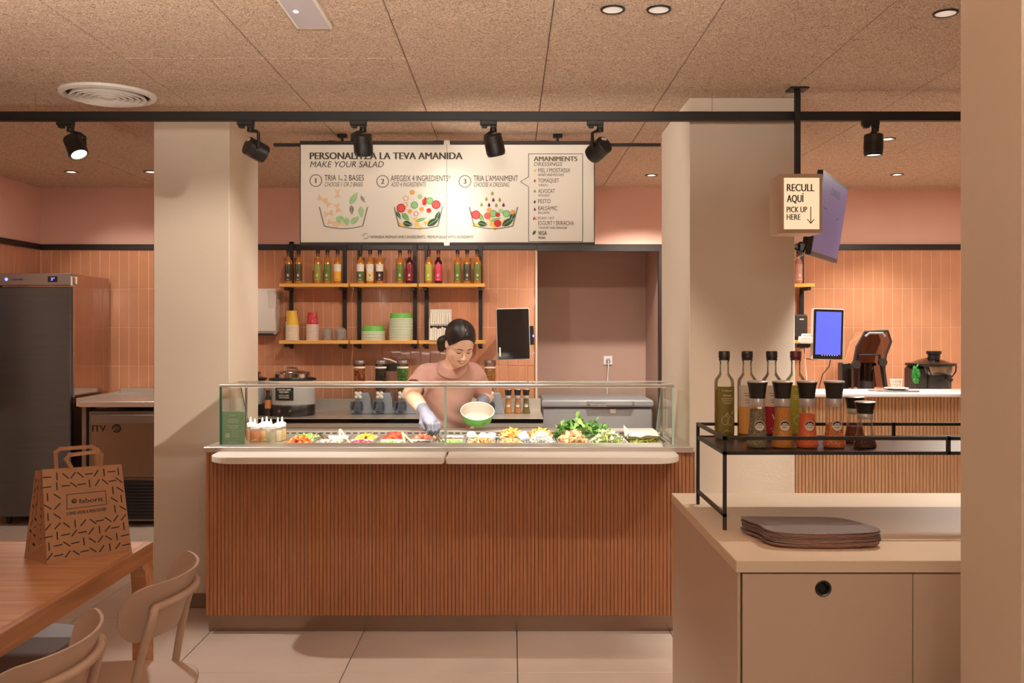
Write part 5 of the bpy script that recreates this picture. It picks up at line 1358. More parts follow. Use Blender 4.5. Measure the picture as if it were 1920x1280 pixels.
# ------------------------------------------------------------------ pans and food in the counter
CB = [-1.319, -1.163, -1.0075, -.852, -.696, -.541, -.386, -.23, -.0756, .08, .235, .41, .586, .789]
RF, RB = (4.680, 4.850), (4.856, 5.026)
ZP = .906
def pan(c0, c1, y0, y1, label):
    x0, x1 = CB[c0]+.002, CB[c1]-.002
    cx, cy = (x0+x1)/2, (y0+y1)/2; w, d = (x1-x0)/2, (y1-y0)/2
    t = thing('steel_pan', label, 'food pan', (cx, cy, .80), group='steel pans in the salad counter')
    m = MB()
    def ring(k, z): return [(px, py, z) for px, py in rrect(-w+k, w-k, -d+k, d-k, .018)]
    rs = [ring(0, ZP-.80-.004), ring(0, ZP-.80), ring(.010, ZP-.80), ring(.014, ZP-.81), ring(.020, .0), ]
    n = len(rs[0]); vs = [p for r in rs for p in r]
    m.add(vs, [(k*n+i, k*n+(i+1) % n, (k+1)*n+(i+1) % n, (k+1)*n+i) for k in range(4) for i in range(n)]+[tuple(4*n+i for i in range(n))])
    obj('pan_body', m, M_steel, t, True)
    return t
names = {}
def food(name, label, cat, c0, c1, y0, y1, cols, kind, n, s, hmax, zb=.892, seed=0, inset=.026):
    rr = random.Random(seed+n)
    x0, x1 = CB[c0]+inset, CB[c1]-inset; y0 += inset*.8; y1 -= inset*.8
    cx, cy = (x0+x1)/2, (y0+y1)/2; w, d = (x1-x0)/2, (y1-y0)/2
    m = MB()
    m.box(-w, w, -d, d, -.05, -.004)
    def h(x, y): return hmax*max(0, 1-.8*(x/w)**2)*max(0, 1-.6*(y/d)**2)
    for i in range(n):
        x, y = rr.uniform(-w, w), rr.uniform(-d, d); z = h(x, y)*rr.uniform(.55, 1.0)
        R = Matrix.Rotation(rr.uniform(0, 6.28), 4, Vector((rr.gauss(0, 1), rr.gauss(0, 1), rr.gauss(0, 1))).normalized())
        M = TR(x, y, z) @ R; k = rr.randrange(len(cols)); q = s*rr.uniform(.7, 1.25)
        if kind == 'chunk': m.box(-q, q, -q*.8, q*.8, -q*.6, q*.6, q*.25, k, M)
        elif kind == 'stick': m.box(-q*2.2, q*2.2, -q*.4, q*.4, -q*.4, q*.4, q*.12, k, M)
        elif kind == 'ball': m.sphere((0, 0, 0), q, k, 7, 5, M)
        elif kind == 'slice': m.lathe([(q*1.3, -q*.2), (q*1.3, q*.2)], 10, mat=k, M=M)
        elif kind == 'bow':
            for sg_ in (1, -1): m.add([(0, -q*.2, 0), (sg_*q*1.5, -q, q*.3), (sg_*q*1.3, 0, -q*.2), (sg_*q*1.5, q, q*.3), (0, q*.2, 0)], [(0, 1, 2), (0, 2, 4), (2, 3, 4)], k, M)
        elif kind == 'shred': m.tube([(-q*2, 0, 0), (-q*.6, q*.5, q*.4), (q*.8, -q*.4, q*.3), (q*2, q*.2, 0)], q*.3, 4, mat=k, M=M)
        elif kind == 'leaf': 
            a = [(-q*1.6, 0, 0), (-q*.7, q*.8, q*.5), (q*.5, q*.9, q*.2), (q*1.6, 0, q*.4), (q*.5, -q*.8, q*.4), (-q*.7, -q*.9, 0), (0, 0, -q*.2)]
            m.add(a, [(0, 1, 6), (1, 2, 6), (2, 3, 6), (3, 4, 6), (4, 5, 6), (5, 0, 6)], k, M)
    o = obj(name, m, [mat('food_%d_%d_%d' % c, c, .5, var=.08, vscale=90) for c in cols], loc=(cx, cy, zb))
    tag(o, label, cat, kind='stuff')
    return o
layout = [(1, 'F'), (1, 'B'), (2, 'F'), (2, 'B'), (3, 'F'), (3, 'B'), (4, 'F'), (4, 'B'), (5, 'F'), (5, 'B'), (6, 'F'), (6, 'B'), (7, 'F'), (7, 'B'), (8, 'F'), (8, 'B')]
content = {(1,'F'): 'roasted carrot', (1,'B'): 'cucumber', (2,'F'): 'sliced onion', (2,'B'): 'nothing, in the rear row', (3,'F'): 'chopped beetroot', (3,'B'): 'sweetcorn', (4,'F'): 'green peas', (4,'B'): 'tomato', (5,'F'): 'dark olives', (5,'B'): 'salmon', (6,'F'): 'edamame', (6,'B'): 'brown lentils', (7,'F'): 'chicken strips', (7,'B'): 'three eggs', (8,'F'): 'croutons', (8,'B'): 'bow pasta, left half'}
for (c, r) in layout:
    y0, y1 = RF if r == 'F' else RB
    pan(c, c+1, y0, y1, 'steel pan holding %s in the salad counter' % content[(c, r)])
pan(9, 10, *RF, 'steel pan heaped with white shredded cheese')
pan(9, 10, *RB, 'steel pan holding the right half of the bow pasta')
pan(10, 11, RF[0], RB[1], 'long steel pan of mixed pasta salad')
pan(11, 12, *RF, 'steel pan under the heap of shredded lettuce'); pan(11, 12, *RB, 'steel pan under the heap of rocket leaves')
pan(12, 13, RF[0], RB[1], 'last steel pan at the right end with sprouts on paper')
lidp = thing('steel_cover_plate', 'flat steel cover plate under the squeeze bottles', 'cover', ((CB[0]+CB[1])/2, 4.853, .895))
obj('plate', MB().box(-.076, .076, -.172, .172, 0, .011, .003), M_steel, lidp)
F_ = lambda *a, **k: food(*a, **k)
F_('roast_carrots', 'orange roasted carrot pieces at the left front of the salad counter', 'vegetables', 1, 2, *RF, [(226, 120, 46), (196, 84, 34), (240, 160, 80)], 'chunk', 90, .010, .045)
F_('cucumber_pieces', 'pale green cucumber pieces in the second rear pan', 'vegetables', 1, 2, *RB, [(166, 196, 104), (214, 226, 170), (104, 160, 66)], 'slice', 70, .012, .025)
F_('sliced_onion', 'pale sliced onion in the front pan right of the carrots', 'vegetables', 2, 3, *RF, [(236, 222, 206), (222, 196, 190)], 'shred', 60, .011, .008)
F_('sweetcorn', 'yellow sweetcorn in a rear pan beside the wooden tongs', 'vegetables', 3, 4, *RB, [(240, 200, 84), (226, 178, 60)], 'ball', 170, .0065, .032)
F_('beetroot', 'pinkish purple chopped beetroot in a front pan', 'vegetables', 3, 4, *RF, [(172, 60, 88), (200, 110, 126), (140, 36, 66)], 'chunk', 90, .008, .014)
F_('tomato_pieces', 'bright red tomato pieces in a rear pan', 'vegetables', 4, 5, *RB, [(222, 62, 36), (238, 98, 66), (204, 40, 30)], 'chunk', 90, .012, .036)
F_('green_peas', 'green peas in the front pan before the tomatoes', 'vegetables', 4, 5, *RF, [(150, 190, 80), (120, 170, 62), (226, 230, 200)], 'ball', 100, .007, .012)
F_('olives', 'dark olives in the front pan before the salmon', 'vegetables', 5, 6, *RF, [(74, 56, 46), (96, 72, 58)], 'ball', 60, .009, .002)
F_('salmon_pieces', 'salmon pink pieces in a rear pan left of the tongs hand', 'fish', 5, 6, *RB, [(236, 150, 112), (226, 120, 88), (244, 186, 160)], 'chunk', 90, .010, .026)
F_('edamame', 'green edamame beans in a front pan right of the glass joint', 'vegetables', 6, 7, *RF, [(118, 176, 72), (86, 148, 52), (160, 204, 110)], 'ball', 110, .008, .016)
F_('lentils', 'brown lentils lying low in a rear pan', 'vegetables', 6, 7, *RB, [(132, 96, 66), (160, 120, 84)], 'ball', 120, .006, .004)
F_('chicken_strips', 'pale golden chicken strips in the pan before the eggs', 'meat', 7, 8, *RF, [(232, 178, 120), (214, 146, 88), (240, 206, 160)], 'stick', 70, .008, .030)
F_('croutons', 'toasted croutons in a front pan left of the white cheese', 'bread', 8, 9, *RF, [(224, 160, 92), (236, 196, 140), (190, 118, 60)], 'chunk', 90, .009, .026)
for c_, q_ in ((8, 'left'), (9, 'right')): F_('bow_pasta', 'golden bow pasta in the %s of two neighbouring rear pans' % q_, 'pasta', c_, c_+1, *RB, [(240, 192, 96), (228, 168, 70), (246, 214, 140)], 'bow', 120, .015, .055)
F_('shredded_cheese', 'mound of white shredded cheese', 'cheese', 9, 10, *RF, [(250, 246, 240), (240, 236, 232)], 'shred', 260, .007, .062)
F_('pasta_salad', 'mixed pasta salad with pink and green bits', 'salad', 10, 11, RF[0], RB[1], [(232, 206, 150), (214, 164, 110), (206, 214, 140), (214, 130, 112), (168, 110, 76)], 'chunk', 190, .013, .058)
F_('shredded_lettuce', 'pale shredded lettuce heaped at the right of the counter', 'salad', 11, 12, *RF, [(226, 232, 180), (240, 240, 214), (198, 218, 134)], 'leaf', 230, .017, .055, inset=.024)
F_('sprouts', 'yellow green sprouts on white paper at the right end', 'salad', 12, 13, *RF, [(220, 214, 96), (190, 198, 72), (240, 236, 180)], 'shred', 90, .009, .018, zb=.903, inset=.035)
pw_ = thing('paper_liner', 'crumpled white paper lining the last pan on the right', 'paper', ((CB[12]+CB[13])/2, 4.84, .902))
pl = MB(); rr = random.Random(4); G_ = [[(-.085+.17*i/6, -.13+.26*j/6, rr.uniform(0, .012)+(.03*abs(j-3)/3 if j in (0, 6) else 0)+(.035 if i in (0, 6) else 0)*rr.random()) for i in range(7)] for j in range(7)]
pl.add([p for r in G_ for p in r], [(j*7+i, j*7+i+1, j*7+i+8, j*7+i+7) for j in range(6) for i in range(6)])
obj('sheet', pl, M_paper, pw_)
# eggs
for k, px in enumerate((884, 906, 922)):
    x = PX(px, 4.93)
    o = obj('egg', MB().sphere((0, 0, .0), (.027, .024, .022), 0, 16, 10), mat('peeled_egg', (248, 242, 234), .35), None, True, loc=(x, 4.925+.006*(k-1), .911+(.008 if k == 0 else 0)))
    tag(o, 'peeled white egg, %s of the three in the rear pan' % ('left', 'middle', 'right')[k], 'egg', 'boiled eggs')
# rocket leaves: single leaves
rk_ = thing('rocket_leaves', 'fluffy heap of dark green rocket leaves rising over the lettuce', 'salad', (.325+.045, 4.93, .90))
M_rk = [mat('rocket_leaf_dark', (58, 112, 40), .5, var=.1, vscale=40), mat('rocket_leaf', (92, 150, 58), .5, var=.1, vscale=40), mat('rocket_leaf_pale', (150, 190, 100), .5, var=.1, vscale=40)]
LM = []
for k in range(6):
    rr = random.Random(k); m = MB(); l = rr.uniform(.06, .085)
    mid = [(l*t_, 0, .018*sin(t_*2.4)*(1 if k % 2 else -.6)) for t_ in (0, .25, .45, .6, .75, .9, 1.0)]
    wd = [.0012, .0016, .010, .005, .014, .011, .001]
    vs = []
    for (p, w) in zip(mid, wd): vs += [(p[0], -w, p[2]+w*.3), (p[0], 0, p[2]), (p[0], w, p[2]+w*.3)]
    m.add(vs, [(3*i+j, 3*i+j+1, 3*i+j+4, 3*i+j+3) for i in range(6) for j in (0, 1)])
    LM.append(mesh_from('leaf', m, M_rk[k % 3], 'raw'))
rr = random.Random(9)
for i in range(120):
    a = rr.uniform(0, 2*pi); q = sqrt(rr.random()); x = .125*q*cos(a); y = .075*q*sin(a)
    z = .075*(1-q*q)*rr.uniform(.3, 1)+.01
    o = obj('leaf', LM[i % 6], None, rk_, loc=(x, y, z))
    o.rotation_euler = (rr.uniform(-1.2, 1.2), -rr.uniform(-.2, 1.0), rr.uniform(0, 6.28))
# tongs
M_bamboo = mat('pale_bamboo', (230, 200, 150), .5, rgb2=(240, 216, 172), vscale=6, stretch=(1, 1, 1))
def tongs(name, label, a, tip1, tip2, m, w, tk):
    o_ = Vector(a); t = thing(name, label, 'tongs', o_, group='serving tongs')
    for tp in (tip1, tip2):
        d = Vector(tp)-o_
        obj('arm', MB().tube([(0, 0, 0), d*.12+Vector((0, 0, .004)), d*.6, d], [w*.8, w, w, w*.8], 8, flat=tk), m, t, True)
    obj('spring_bend', MB().sphere((0, 0, 0), (w*1.5, w*1.3, w*1.1), 0, 10, 6), m, t, True)
tongs('bamboo_tongs', 'pale wooden tongs standing in the counter left of the sweetcorn', P(638, 806, 4.86), P(636, 834, 4.70), P(659, 834, 4.70), M_bamboo, .006, .003)
tongs('bamboo_tongs', 'pale wooden tongs standing between the tomatoes and the salmon', P(755, 812, 4.86), P(760, 835, 4.70), P(778, 834, 4.70), M_bamboo, .006, .003)
tongs('steel_tongs', 'steel tongs lying across the pans above the onion', P(594, 812, 4.98), P(612, 826, 4.84), P(622, 824, 4.86), M_chrome, .004, .002)
tongs('steel_tongs', 'steel tongs lying over the pan left of the cheese', P(926, 814, 4.95), P(942, 826, 4.80), P(948, 823, 4.86), M_chrome, .004, .002)
tongs('steel_tongs', 'short steel tongs before the sprouts at the right end', P(1180, 808, 5.0), P(1172, 822, 4.88), P(1179, 823, 4.86), M_steel_d, .005, .003)
t = thing('plastic_scoop', 'pale blue plastic scoop stuck in the food beside the white cheese', 'scoop', P(970, 828, 4.80))
obj('scoop_bowl', MB().lathe([(0, .0), (.020, .002), (.027, .012), (.028, .05)], 20, cap=False, M=TR(.005, 0, .012) @ RZ(.4) @ RY(1.25)), mat('pale_blue_plastic', (200, 210, 226), .35), t, True)
obj('scoop_handle', MB().tube([(-.02, .02, .01), (-.09, .05, .018), (-.13, .06, .022)], .006, 8, flat=.003), MATS['pale_blue_plastic'], t, True)
rods = thing('rod_rack', 'small rack of steel rods at the right end of the counter well', 'rack', (.75, 4.86, .912))
for k in range(6): obj('rod', MB().tube([(-.032+.012*k, -.15, 0), (-.032+.012*k, .15, 0)], .0025, 6), M_chrome, rods, True)
obj('cross_rod', MB().tube([(-.04, -.14, -.004), (.035, -.14, -.004)], .003, 6).tube([(-.04, .14, -.004), (.035, .14, -.004)], .003, 6), M_chrome, rods, True)
# squeeze bottles
SQ = [(478, 4.70, (252, 158, 84), 'full of orange sauce, front left of the group', .92), (508, 4.69, (246, 238, 208), 'with pale clear dressing, front middle of the group', .80),
      (492, 4.76, (252, 196, 124), 'with light orange sauce, in the second row left', .8), (521, 4.755, (250, 240, 212), 'with creamy dressing, in the second row right', .85),
      (470, 4.79, (248, 172, 104), 'with orange sauce, rear left of the group', .85), (500, 4.83, (240, 228, 200), 'with whitish dressing, rear middle, its tip tallest', .9), (529, 4.81, (248, 220, 150), 'with yellow dressing and a blue spot, rear right', .85)]
M_sqw = mat('white_squeeze_cap', (244, 240, 234), .4); M_squ = glass('soft_clear_plastic', (250, 247, 242), .5, .15, milk=.10)
for (px, y, c, lab, lv) in SQ:
    x = PX(px, y)
    t = thing('squeeze_bottle', 'squeeze bottle '+lab, 'bottle', (x, y, .9065), group='squeeze bottles in the glass case')
    R = .0265 if y < 4.72 else .0225
    obj('bottle_body', MB().lathe([(R*.9, 0), (R, .004), (R, .066), (R*.9, .074)], 20), M_squ, t, True)
    obj('sauce', MB().lathe([(0, .002), (R*.88, .002), (R*.95, .006), (R*.95, .068*lv), (0, .068*lv)], 20, cap=False), mat('sauce_%d_%d_%d' % c, c, .4, var=.1, vscale=30), t, True)
    obj('cap', MB().lathe([(R*.92, .072), (R*.94, .086), (R*.7, .093), (R*.28, .096), (R*.2, .110), (R*.10, .122), (0, .122)], 20, cap=False), M_sqw, t, True)
# lettuce bits by the bottles: two loose leaves
for (px, lab) in ((468, 'torn green leaf lying by the left squeeze bottle'), (487, 'small pale leaf lying by the middle squeeze bottles')):
    o = obj('loose_leaf', LM[1], None, None, loc=(PX(px, 4.655), 4.655, .914)); o.rotation_euler = (.2, 0, .3); o.scale = (.6, .6, .6)
    tag(o, lab, 'leaf')
# green information card behind the left pane
YI = 4.618
cd = thing('information_card', 'small green card with pale print standing inside the left end of the glass', 'card', (PX(437, YI), YI, .9105))
cw, ch = PX(459, YI)-PX(415, YI), PZ(772, YI)-PZ(833, YI)
obj('card', MB().box(-cw/2, cw/2, 0, .003, 0, ch, .0005), mat('sage_green_card', (146, 178, 138), .6, var=.02), cd)
obj('stand', MB().box(-.02, .02, .003, .05, 0, .003).box(-.02, .02, .003, .006, 0, .05), M_pane, cd)
T = plane((0, -.0002, 0), (1, 0, 0), (0, 0, 1)); g = MB()
g.text(T, 'faborit', .004, ch*.865, .006, .026, 'c', .02).poly2(T, circ(.003, 10, -.014, ch*.885))
for k, w in enumerate((.036, .056, .05, 0, .058, .05, .032)):
    if w: g.line2(T, [(-w/2, ch*.76-.0078*k), (w/2, ch*.76-.0078*k)], .0032)
g.poly2(T, circ(.0125, 24, -.026, ch*.265))
g.line2(T, [(-.038, ch*.13), (.042, ch*.13), (.042, ch*.42), (-.038, ch*.42)], .001, closed=True)
for k in range(4): g.line2(T, [(-.004, ch*.37-.008*k), (.030, ch*.37-.008*k)], .002)
g.line2(T, [(-.026, ch*.06), (.026, ch*.06)], .0026)
obj('card_print', g, mat('pale_card_print', (206, 214, 196), .6), cd)
# ------------------------------------------------------------------ the woman behind the counter (distance fields, meshed once)
import openvdb as vdb
class Field:
    def __init__(s, lo, hi, vox):
        s.lo = np.array(lo, np.float32); s.vox = vox
        s.n = [int((hi[i]-lo[i])/vox)+1 for i in range(3)]
        s.D = np.full(s.n, .5, np.float32)
    def sub(s, lo, hi, pad):
        a = [max(0, int((lo[i]-pad-s.lo[i])/s.vox)) for i in range(3)]; b = [min(s.n[i], int((hi[i]+pad-s.lo[i])/s.vox)+2) for i in range(3)]
        if any(b[i] <= a[i] for i in range(3)): return None, None
        g = np.meshgrid(*[s.lo[i]+np.arange(a[i], b[i], dtype=np.float32)*s.vox for i in range(3)], indexing='ij')
        return tuple(slice(a[i], b[i]) for i in range(3)), g
    def put(s, d, sl, k, cut=False):
        D = s.D[sl]
        if cut:
            d = -d; h = np.maximum(k-np.abs(D-d), 0)/k if k > 0 else 0
            s.D[sl] = np.maximum(D, d)+(h*h*k*.25 if k > 0 else 0)
        else:
            h = np.maximum(k-np.abs(D-d), 0)/k if k > 0 else 0
            s.D[sl] = np.minimum(D, d)-(h*h*k*.25 if k > 0 else 0)
    def cone(s, a, b, ra, rb, k=.02, cut=False, squash=None):
        a = np.array(a, np.float32); b = np.array(b, np.float32); r = max(ra, rb)
        sl, g = s.sub(np.minimum(a, b)-r, np.maximum(a, b)+r, .03+k)
        if sl is None: return
        ab = b-a; L = float(ab @ ab)+1e-9
        t = np.clip(((g[0]-a[0])*ab[0]+(g[1]-a[1])*ab[1]+(g[2]-a[2])*ab[2])/L, 0, 1)
        d = np.sqrt((g[0]-a[0]-t*ab[0])**2+(g[1]-a[1]-t*ab[1])**2+(g[2]-a[2]-t*ab[2])**2)-(ra+(rb-ra)*t)
        s.put(d, sl, k, cut)
    def ell(s, c, rad, axes=None, k=.02, cut=False):
        c = np.array(c, np.float32); r = max(rad)
        sl, g = s.sub(c-r, c+r, .03+k)
        if sl is None: return
        A = axes or ((1, 0, 0), (0, 1, 0), (0, 0, 1))
        q = [(g[0]-c[0])*A[i][0]+(g[1]-c[1])*A[i][1]+(g[2]-c[2])*A[i][2] for i in range(3)]
        k0 = np.sqrt(sum((q[i]/rad[i])**2 for i in range(3))); k1 = np.sqrt(sum((q[i]/rad[i]**2)**2 for i in range(3)))+1e-6
        s.put(k0*(k0-1)/k1, sl, k, cut)
    def half(s, p, n, k=.0):   # keep the side behind n
        g = np.meshgrid(*[s.lo[i]+np.arange(s.n[i], dtype=np.float32)*s.vox for i in range(3)], indexing='ij')
        d = (g[0]-p[0])*n[0]+(g[1]-p[1])*n[1]+(g[2]-p[2])*n[2]
        s.D = np.maximum(s.D, d)
    def mesh(s, name, m, origin, largest=True):
        G = vdb.FloatGrid(.5); G.copyFromArray(s.D)
        pts, quads = G.convertToQuads(0.0)
        pts = pts*s.vox+s.lo-np.array(origin)
        me = bpy.data.meshes.new(name)
        me.from_pydata(pts.tolist(), [], quads.tolist())
        bm = bmesh.new(); bm.from_mesh(me)
        if largest:   # drop crumbs
            seen = set(); best = []
            for v0 in bm.verts:
                if v0 in seen: continue
                st_ = [v0]; comp = []; seen.add(v0)
                while st_:
                    v_ = st_.pop(); comp.append(v_)
                    for e in v_.link_edges:
                        o_ = e.other_vert(v_)
                        if o_ not in seen: seen.add(o_); st_.append(o_)
                if len(comp) > len(best): best = comp
            bs = set(best); bmesh.ops.delete(bm, geom=[v_ for v_ in bm.verts if v_ not in bs], context='VERTS')
        bmesh.ops.recalc_face_normals(bm, faces=bm.faces)
        bm.to_mesh(me); bm.free()
        for m_ in (m if isinstance(m, (list, tuple)) else [m]): me.materials.append(m_)
        me.polygons.foreach_set('use_smooth', [True]*len(me.polygons))
        return me

M_skin = mat('skin', (242, 196, 168), .48, var=.03, vscale=14, spec=.35)
M_shirt = mat('dusty_pink_cotton', (206, 160, 147), .85, var=.03, vscale=30, bump=.08, bscale=160, spec=.15)
M_hair = mat('dark_brown_hair', (26, 18, 15), .45, rgb2=(44, 31, 26), vscale=30, stretch=(6, 1, 1), spec=.5)
M_glove = mat('lilac_grey_glove', (124, 121, 138), .5, var=.05, vscale=30); M_trousers = mat('dark_trousers', (46, 40, 42), .8, var=.05)
M_lip = mat('lip_rose', (186, 92, 84), .45); M_teeth = mat('teeth', (246, 240, 230), .3); M_brow = mat('brow_brown', (92, 58, 44), .8); M_lash = mat('lash_dark', (52, 34, 30), .7); M_mouth = mat('mouth_dark', (110, 44, 42), .6)
M_shoe = mat('black_shoe', (30, 27, 27), .5)

psi, th_ = radians(24), radians(34)
fh = np.array((sin(psi), -cos(psi), 0)); zu = np.array((0, 0, 1.))
hf = cos(th_)*fh-sin(th_)*zu; hu = cos(th_)*zu+sin(th_)*fh; hr_ = np.array((cos(psi), sin(psi), 0))
EYEP = np.array((PX(869.5, 4.95), 4.95, PZ(659.5, 4.95)))
HC = EYEP-.076*hf
HS = .92
def HL(r, f, u): return HC+HS*(r*hr_+f*hf+u*hu)
AX = (tuple(hr_), tuple(hf), tuple(hu))
NB = np.array((PX(851, 5.14), 5.14, PZ(684, 5.14)))         # base of the neck
SR = np.array((PX(800, 5.17), 5.17, PZ(705, 5.17))); SL = np.array((PX(886, 5.27), 5.27, PZ(703, 5.27)))   # shoulders (photo left, photo right)
ER = np.array((PX(770, 4.99), 4.99, PZ(737, 4.99))); WR = np.array((PX(796, 4.83), 4.83, PZ(771, 4.83)))
EL = np.array((PX(911, 5.42), 5.42, PZ(744, 5.42))); WL = np.array((PX(905, 5.18), 5.18, PZ(752, 5.18)))
CH = np.array((PX(842, 5.24), 5.24, PZ(727, 5.24))); WA = np.array((PX(838, 5.36), 5.36, PZ(772, 5.36))); PE = np.array((PX(838, 5.43), 5.43, .885))
LO = (-.72, 4.62, -.02); HI = (.06, 5.72, 1.62)

def limbs(fd, gr=0.0, hands=True):
    # right hand (photo left): palm, four fingers and thumb closing on the tongs
    ax = (WR*0+np.array((PX(823, 4.72), 4.72, PZ(812, 4.72)))-WR); ax /= np.linalg.norm(ax)
    side = np.cross(ax, (0, 0, 1)); side /= np.linalg.norm(side); nm = np.cross(side, ax)
    KN = WR+ax*.085
    fd.cone(WR, KN, .026+gr, .030+gr, .02)
    fd.cone(WR+side*.016+ax*.03, KN+side*.024, .018+gr, .014+gr, .012); fd.cone(WR-side*.016+ax*.03, KN-side*.024, .018+gr, .014+gr, .012)
    for i, (o_, l) in enumerate(((.030, .060), (.011, .070), (-.009, .066), (-.028, .052))):
        a = KN+side*o_-nm*.0; b = a+ax*l*.42+nm*.006; c = b+ax*l*.30-nm*l*.30; d = c-nm*l*.34+ax*l*.04
        fd.cone(a-ax*.012, b, .0098+gr, .0092+gr, .006); fd.cone(b, c, .0092+gr, .0084+gr, .004); fd.cone(c, d, .0084+gr, .0075+gr, .004)
    a = WR+side*.020+ax*.025-nm*.010; b = a+side*.016+ax*.032-nm*.022; c = b+ax*.030-nm*.012-side*.010
    fd.cone(a, b, .014+gr, .011+gr, .012); fd.cone(b, c, .0105+gr, .009+gr, .004)
    # left hand (photo right): fingers under the bowl, thumb over its rim
    e = np.array((0, cos(radians(27)), sin(radians(27)))); dn_ = np.array((0, sin(radians(27)), -cos(radians(27))))
    p0 = WL; p1 = BOWL+np.array((.044, 0, 0))+e*.098+dn_*.050
    fd.cone(p0, p1, .025+gr, .028+gr, .02); fd.cone(p0+np.array((-.012, 0, 0)), p1+np.array((-.018, 0, 0)), .018+gr, .018+gr, .012)
    sd = np.array((.94, .0, 0.))+e*.34; fw = -e*.92+np.array((-.39, 0, 0))
    for o_, l in ((-.030, .066), (-.010, .076), (.010, .072), (.029, .056)):
        a = p1+sd*o_+dn_*.004-e*.010; b = a+fw*l*.42+dn_*.010; c = b+fw*l*.34-dn_*.001; d = c+fw*l*.28-dn_*.004
        fd.cone(a-fw*.012, b, .0098+gr, .0092+gr, .006); fd.cone(b, c, .0092+gr, .0082+gr, .004); fd.cone(c, d, .0082+gr, .0074+gr, .004)
    a = p1+np.array((-.020, .0, .0))-dn_*.012+e*.008; b = a-dn_*.036+e*.012+np.array((-.010, 0, 0)); c = b-dn_*.026-e*.012+np.array((-.006, 0, 0))
    fd.cone(a, b, .014+gr, .0108+gr, .012); fd.cone(b, c, .0105+gr, .0088+gr, .004)
    return ax, side, nm, KN
BOWL = np.array((PX(895, 5.05), 5.05, PZ(779, 5.05)))

body = Field(LO, HI, .0036)
# torso, neck, arms, legs
body.cone(PE, WA, .125, .112, .04); body.cone(WA, CH, .112, .120, .05); body.cone(CH, NB-.05*zu, .118, .075, .05)
body.cone(SR, NB-.05*zu, .045, .054, .05); body.cone(SL, NB-.05*zu, .045, .054, .05)
nk = HL(0, -.035, -.055)
body.cone(NB-.03*zu, nk, .054, .050, .03)
body.cone(SR, ER, .050, .038, .03); body.cone(ER, WR, .038, .0255, .02); body.cone(ER+(WR-ER)*.25, WR-(WR-ER)*.35, .040, .032, .02)
body.cone(SL, EL, .050, .038, .03); body.cone(EL, WL, .038, .0255, .02)
hipw = .085
for s_ in (-1, 1):
    h_ = PE+np.array((s_*hipw, .0, -.03)); kn = np.array((PE[0]+s_*.10, 5.42, .47)); an_ = np.array((PE[0]+s_*.115, 5.47, .075))
    body.cone(h_, kn, .088, .058, .05); body.cone(kn, an_, .056, .038, .03); body.cone(kn+np.array((0, .02, -.08)), kn+np.array((0, .02, -.2)), .05, .045, .03)
    body.cone(an_+np.array((0, .03, -.04)), an_+np.array((s_*.02, -.13, -.045)), .035, .028, .03)
limbs(body)
# head
body.ell(HL(0, -.010, .045), (.073, .092, .080), AX, .02)
body.ell(HL(0, .022, -.020), (.060, .066, .085), AX, .03)
body.cone(HL(-.022, .040, -.068), HL(.022, .040, -.068), .034, .034, .035)      # jaw
body.ell(HL(0, .062, -.096), (.021, .020, .018), AX, .022)                       # chin
for s_ in (-1, 1):
    body.ell(HL(s_*.036, .060, -.030), (.024, .020, .022), AX, .022)            # cheek
    body.ell(HL(s_*.031, .094, -.001), (.017, .012, .009), AX, .012, True)       # socket
    body.ell(HL(s_*.031, .0745, .000), (.0145, .0115, .0105), AX, .003)          # lidded eyeball
    body.cone(HL(s_*.012, .083, .017), HL(s_*.046, .068, .019), .006, .005, .02)  # brow ridge
    e_ = HL(s_*.073, -.012, -.004)
    body.ell(e_, (.009, .019, .031), AX, .008); body.ell(HL(s_*.082, -.006, .002), (.006, .010, .018), AX, .006, True)
body.cone(HL(0, .087, .008), HL(0, .106, -.034), .0065, .0105, .010)             # nose
body.ell(HL(0, .107, -.036), (.0115, .0095, .0095), AX, .006)
for s_ in (-1, 1): body.ell(HL(s_*.0115, .098, -.039), (.0085, .009, .008), AX, .006)
body.ell(HL(0, .088, -.062), (.026, .013, .016), AX, .012)                        # mouth mound
body.ell(HL(0, .101, -.0635), (.0225, .010, .0058), AX, .004, True)               # smiling opening
for s_ in (-1, 1): body.ell(HL(s_*.0235, .089, -.0595), (.007, .008, .0045), AX, .004, True)
oid = (PE[0], PE[1], 0.0)
woman = thing('person', 'young woman in a dusty pink t-shirt bending over the salad counter with tongs and bowl', 'person', oid)
obj('body', body.mesh('body', M_skin, oid), None, woman)

def surf(r, u, f0=.14):   # front of the face at head coordinates r, u
    f = f0
    for _ in range(120):
        p = HL(r, f, u); i = (p-body.lo)/body.vox; i0 = np.floor(i).astype(int); fr = i-i0; d = 0
        for c in range(8):
            o_ = ((c >> 2) & 1, (c >> 1) & 1, c & 1); w = np.prod([fr[k] if o_[k] else 1-fr[k] for k in range(3)])
            d += w*body.D[tuple(np.clip(i0+np.array(o_), 0, np.array(body.n)-1))]
        if d < .0004: break
        f -= max(.0004, min(d*.6, .006))
    return f
O_ = Vector(oid)
def FP(r, u, off): return Vector(HL(r, surf(r, u)+off, u))-O_
def strip(mb, pts, w, off, m=0):   # pts (r, u), w widths
    vs = []; n = len(pts)
    for i, (r, u) in enumerate(pts):
        ww = w[i] if isinstance(w, list) else w
        vs += [FP(r, u-ww/2, off), FP(r, u, off+.0006), FP(r, u+ww/2, off)]
    mb.add(vs, [(3*i+j, 3*i+j+1, 3*i+j+4, 3*i+j+3) for i in range(n-1) for j in (0, 1)], m)
lp = MB()
cu = lambda r: -.0600-.0022+.010*(r/.026)**2     # smile line
ts = [-1+2*i/14 for i in range(15)]
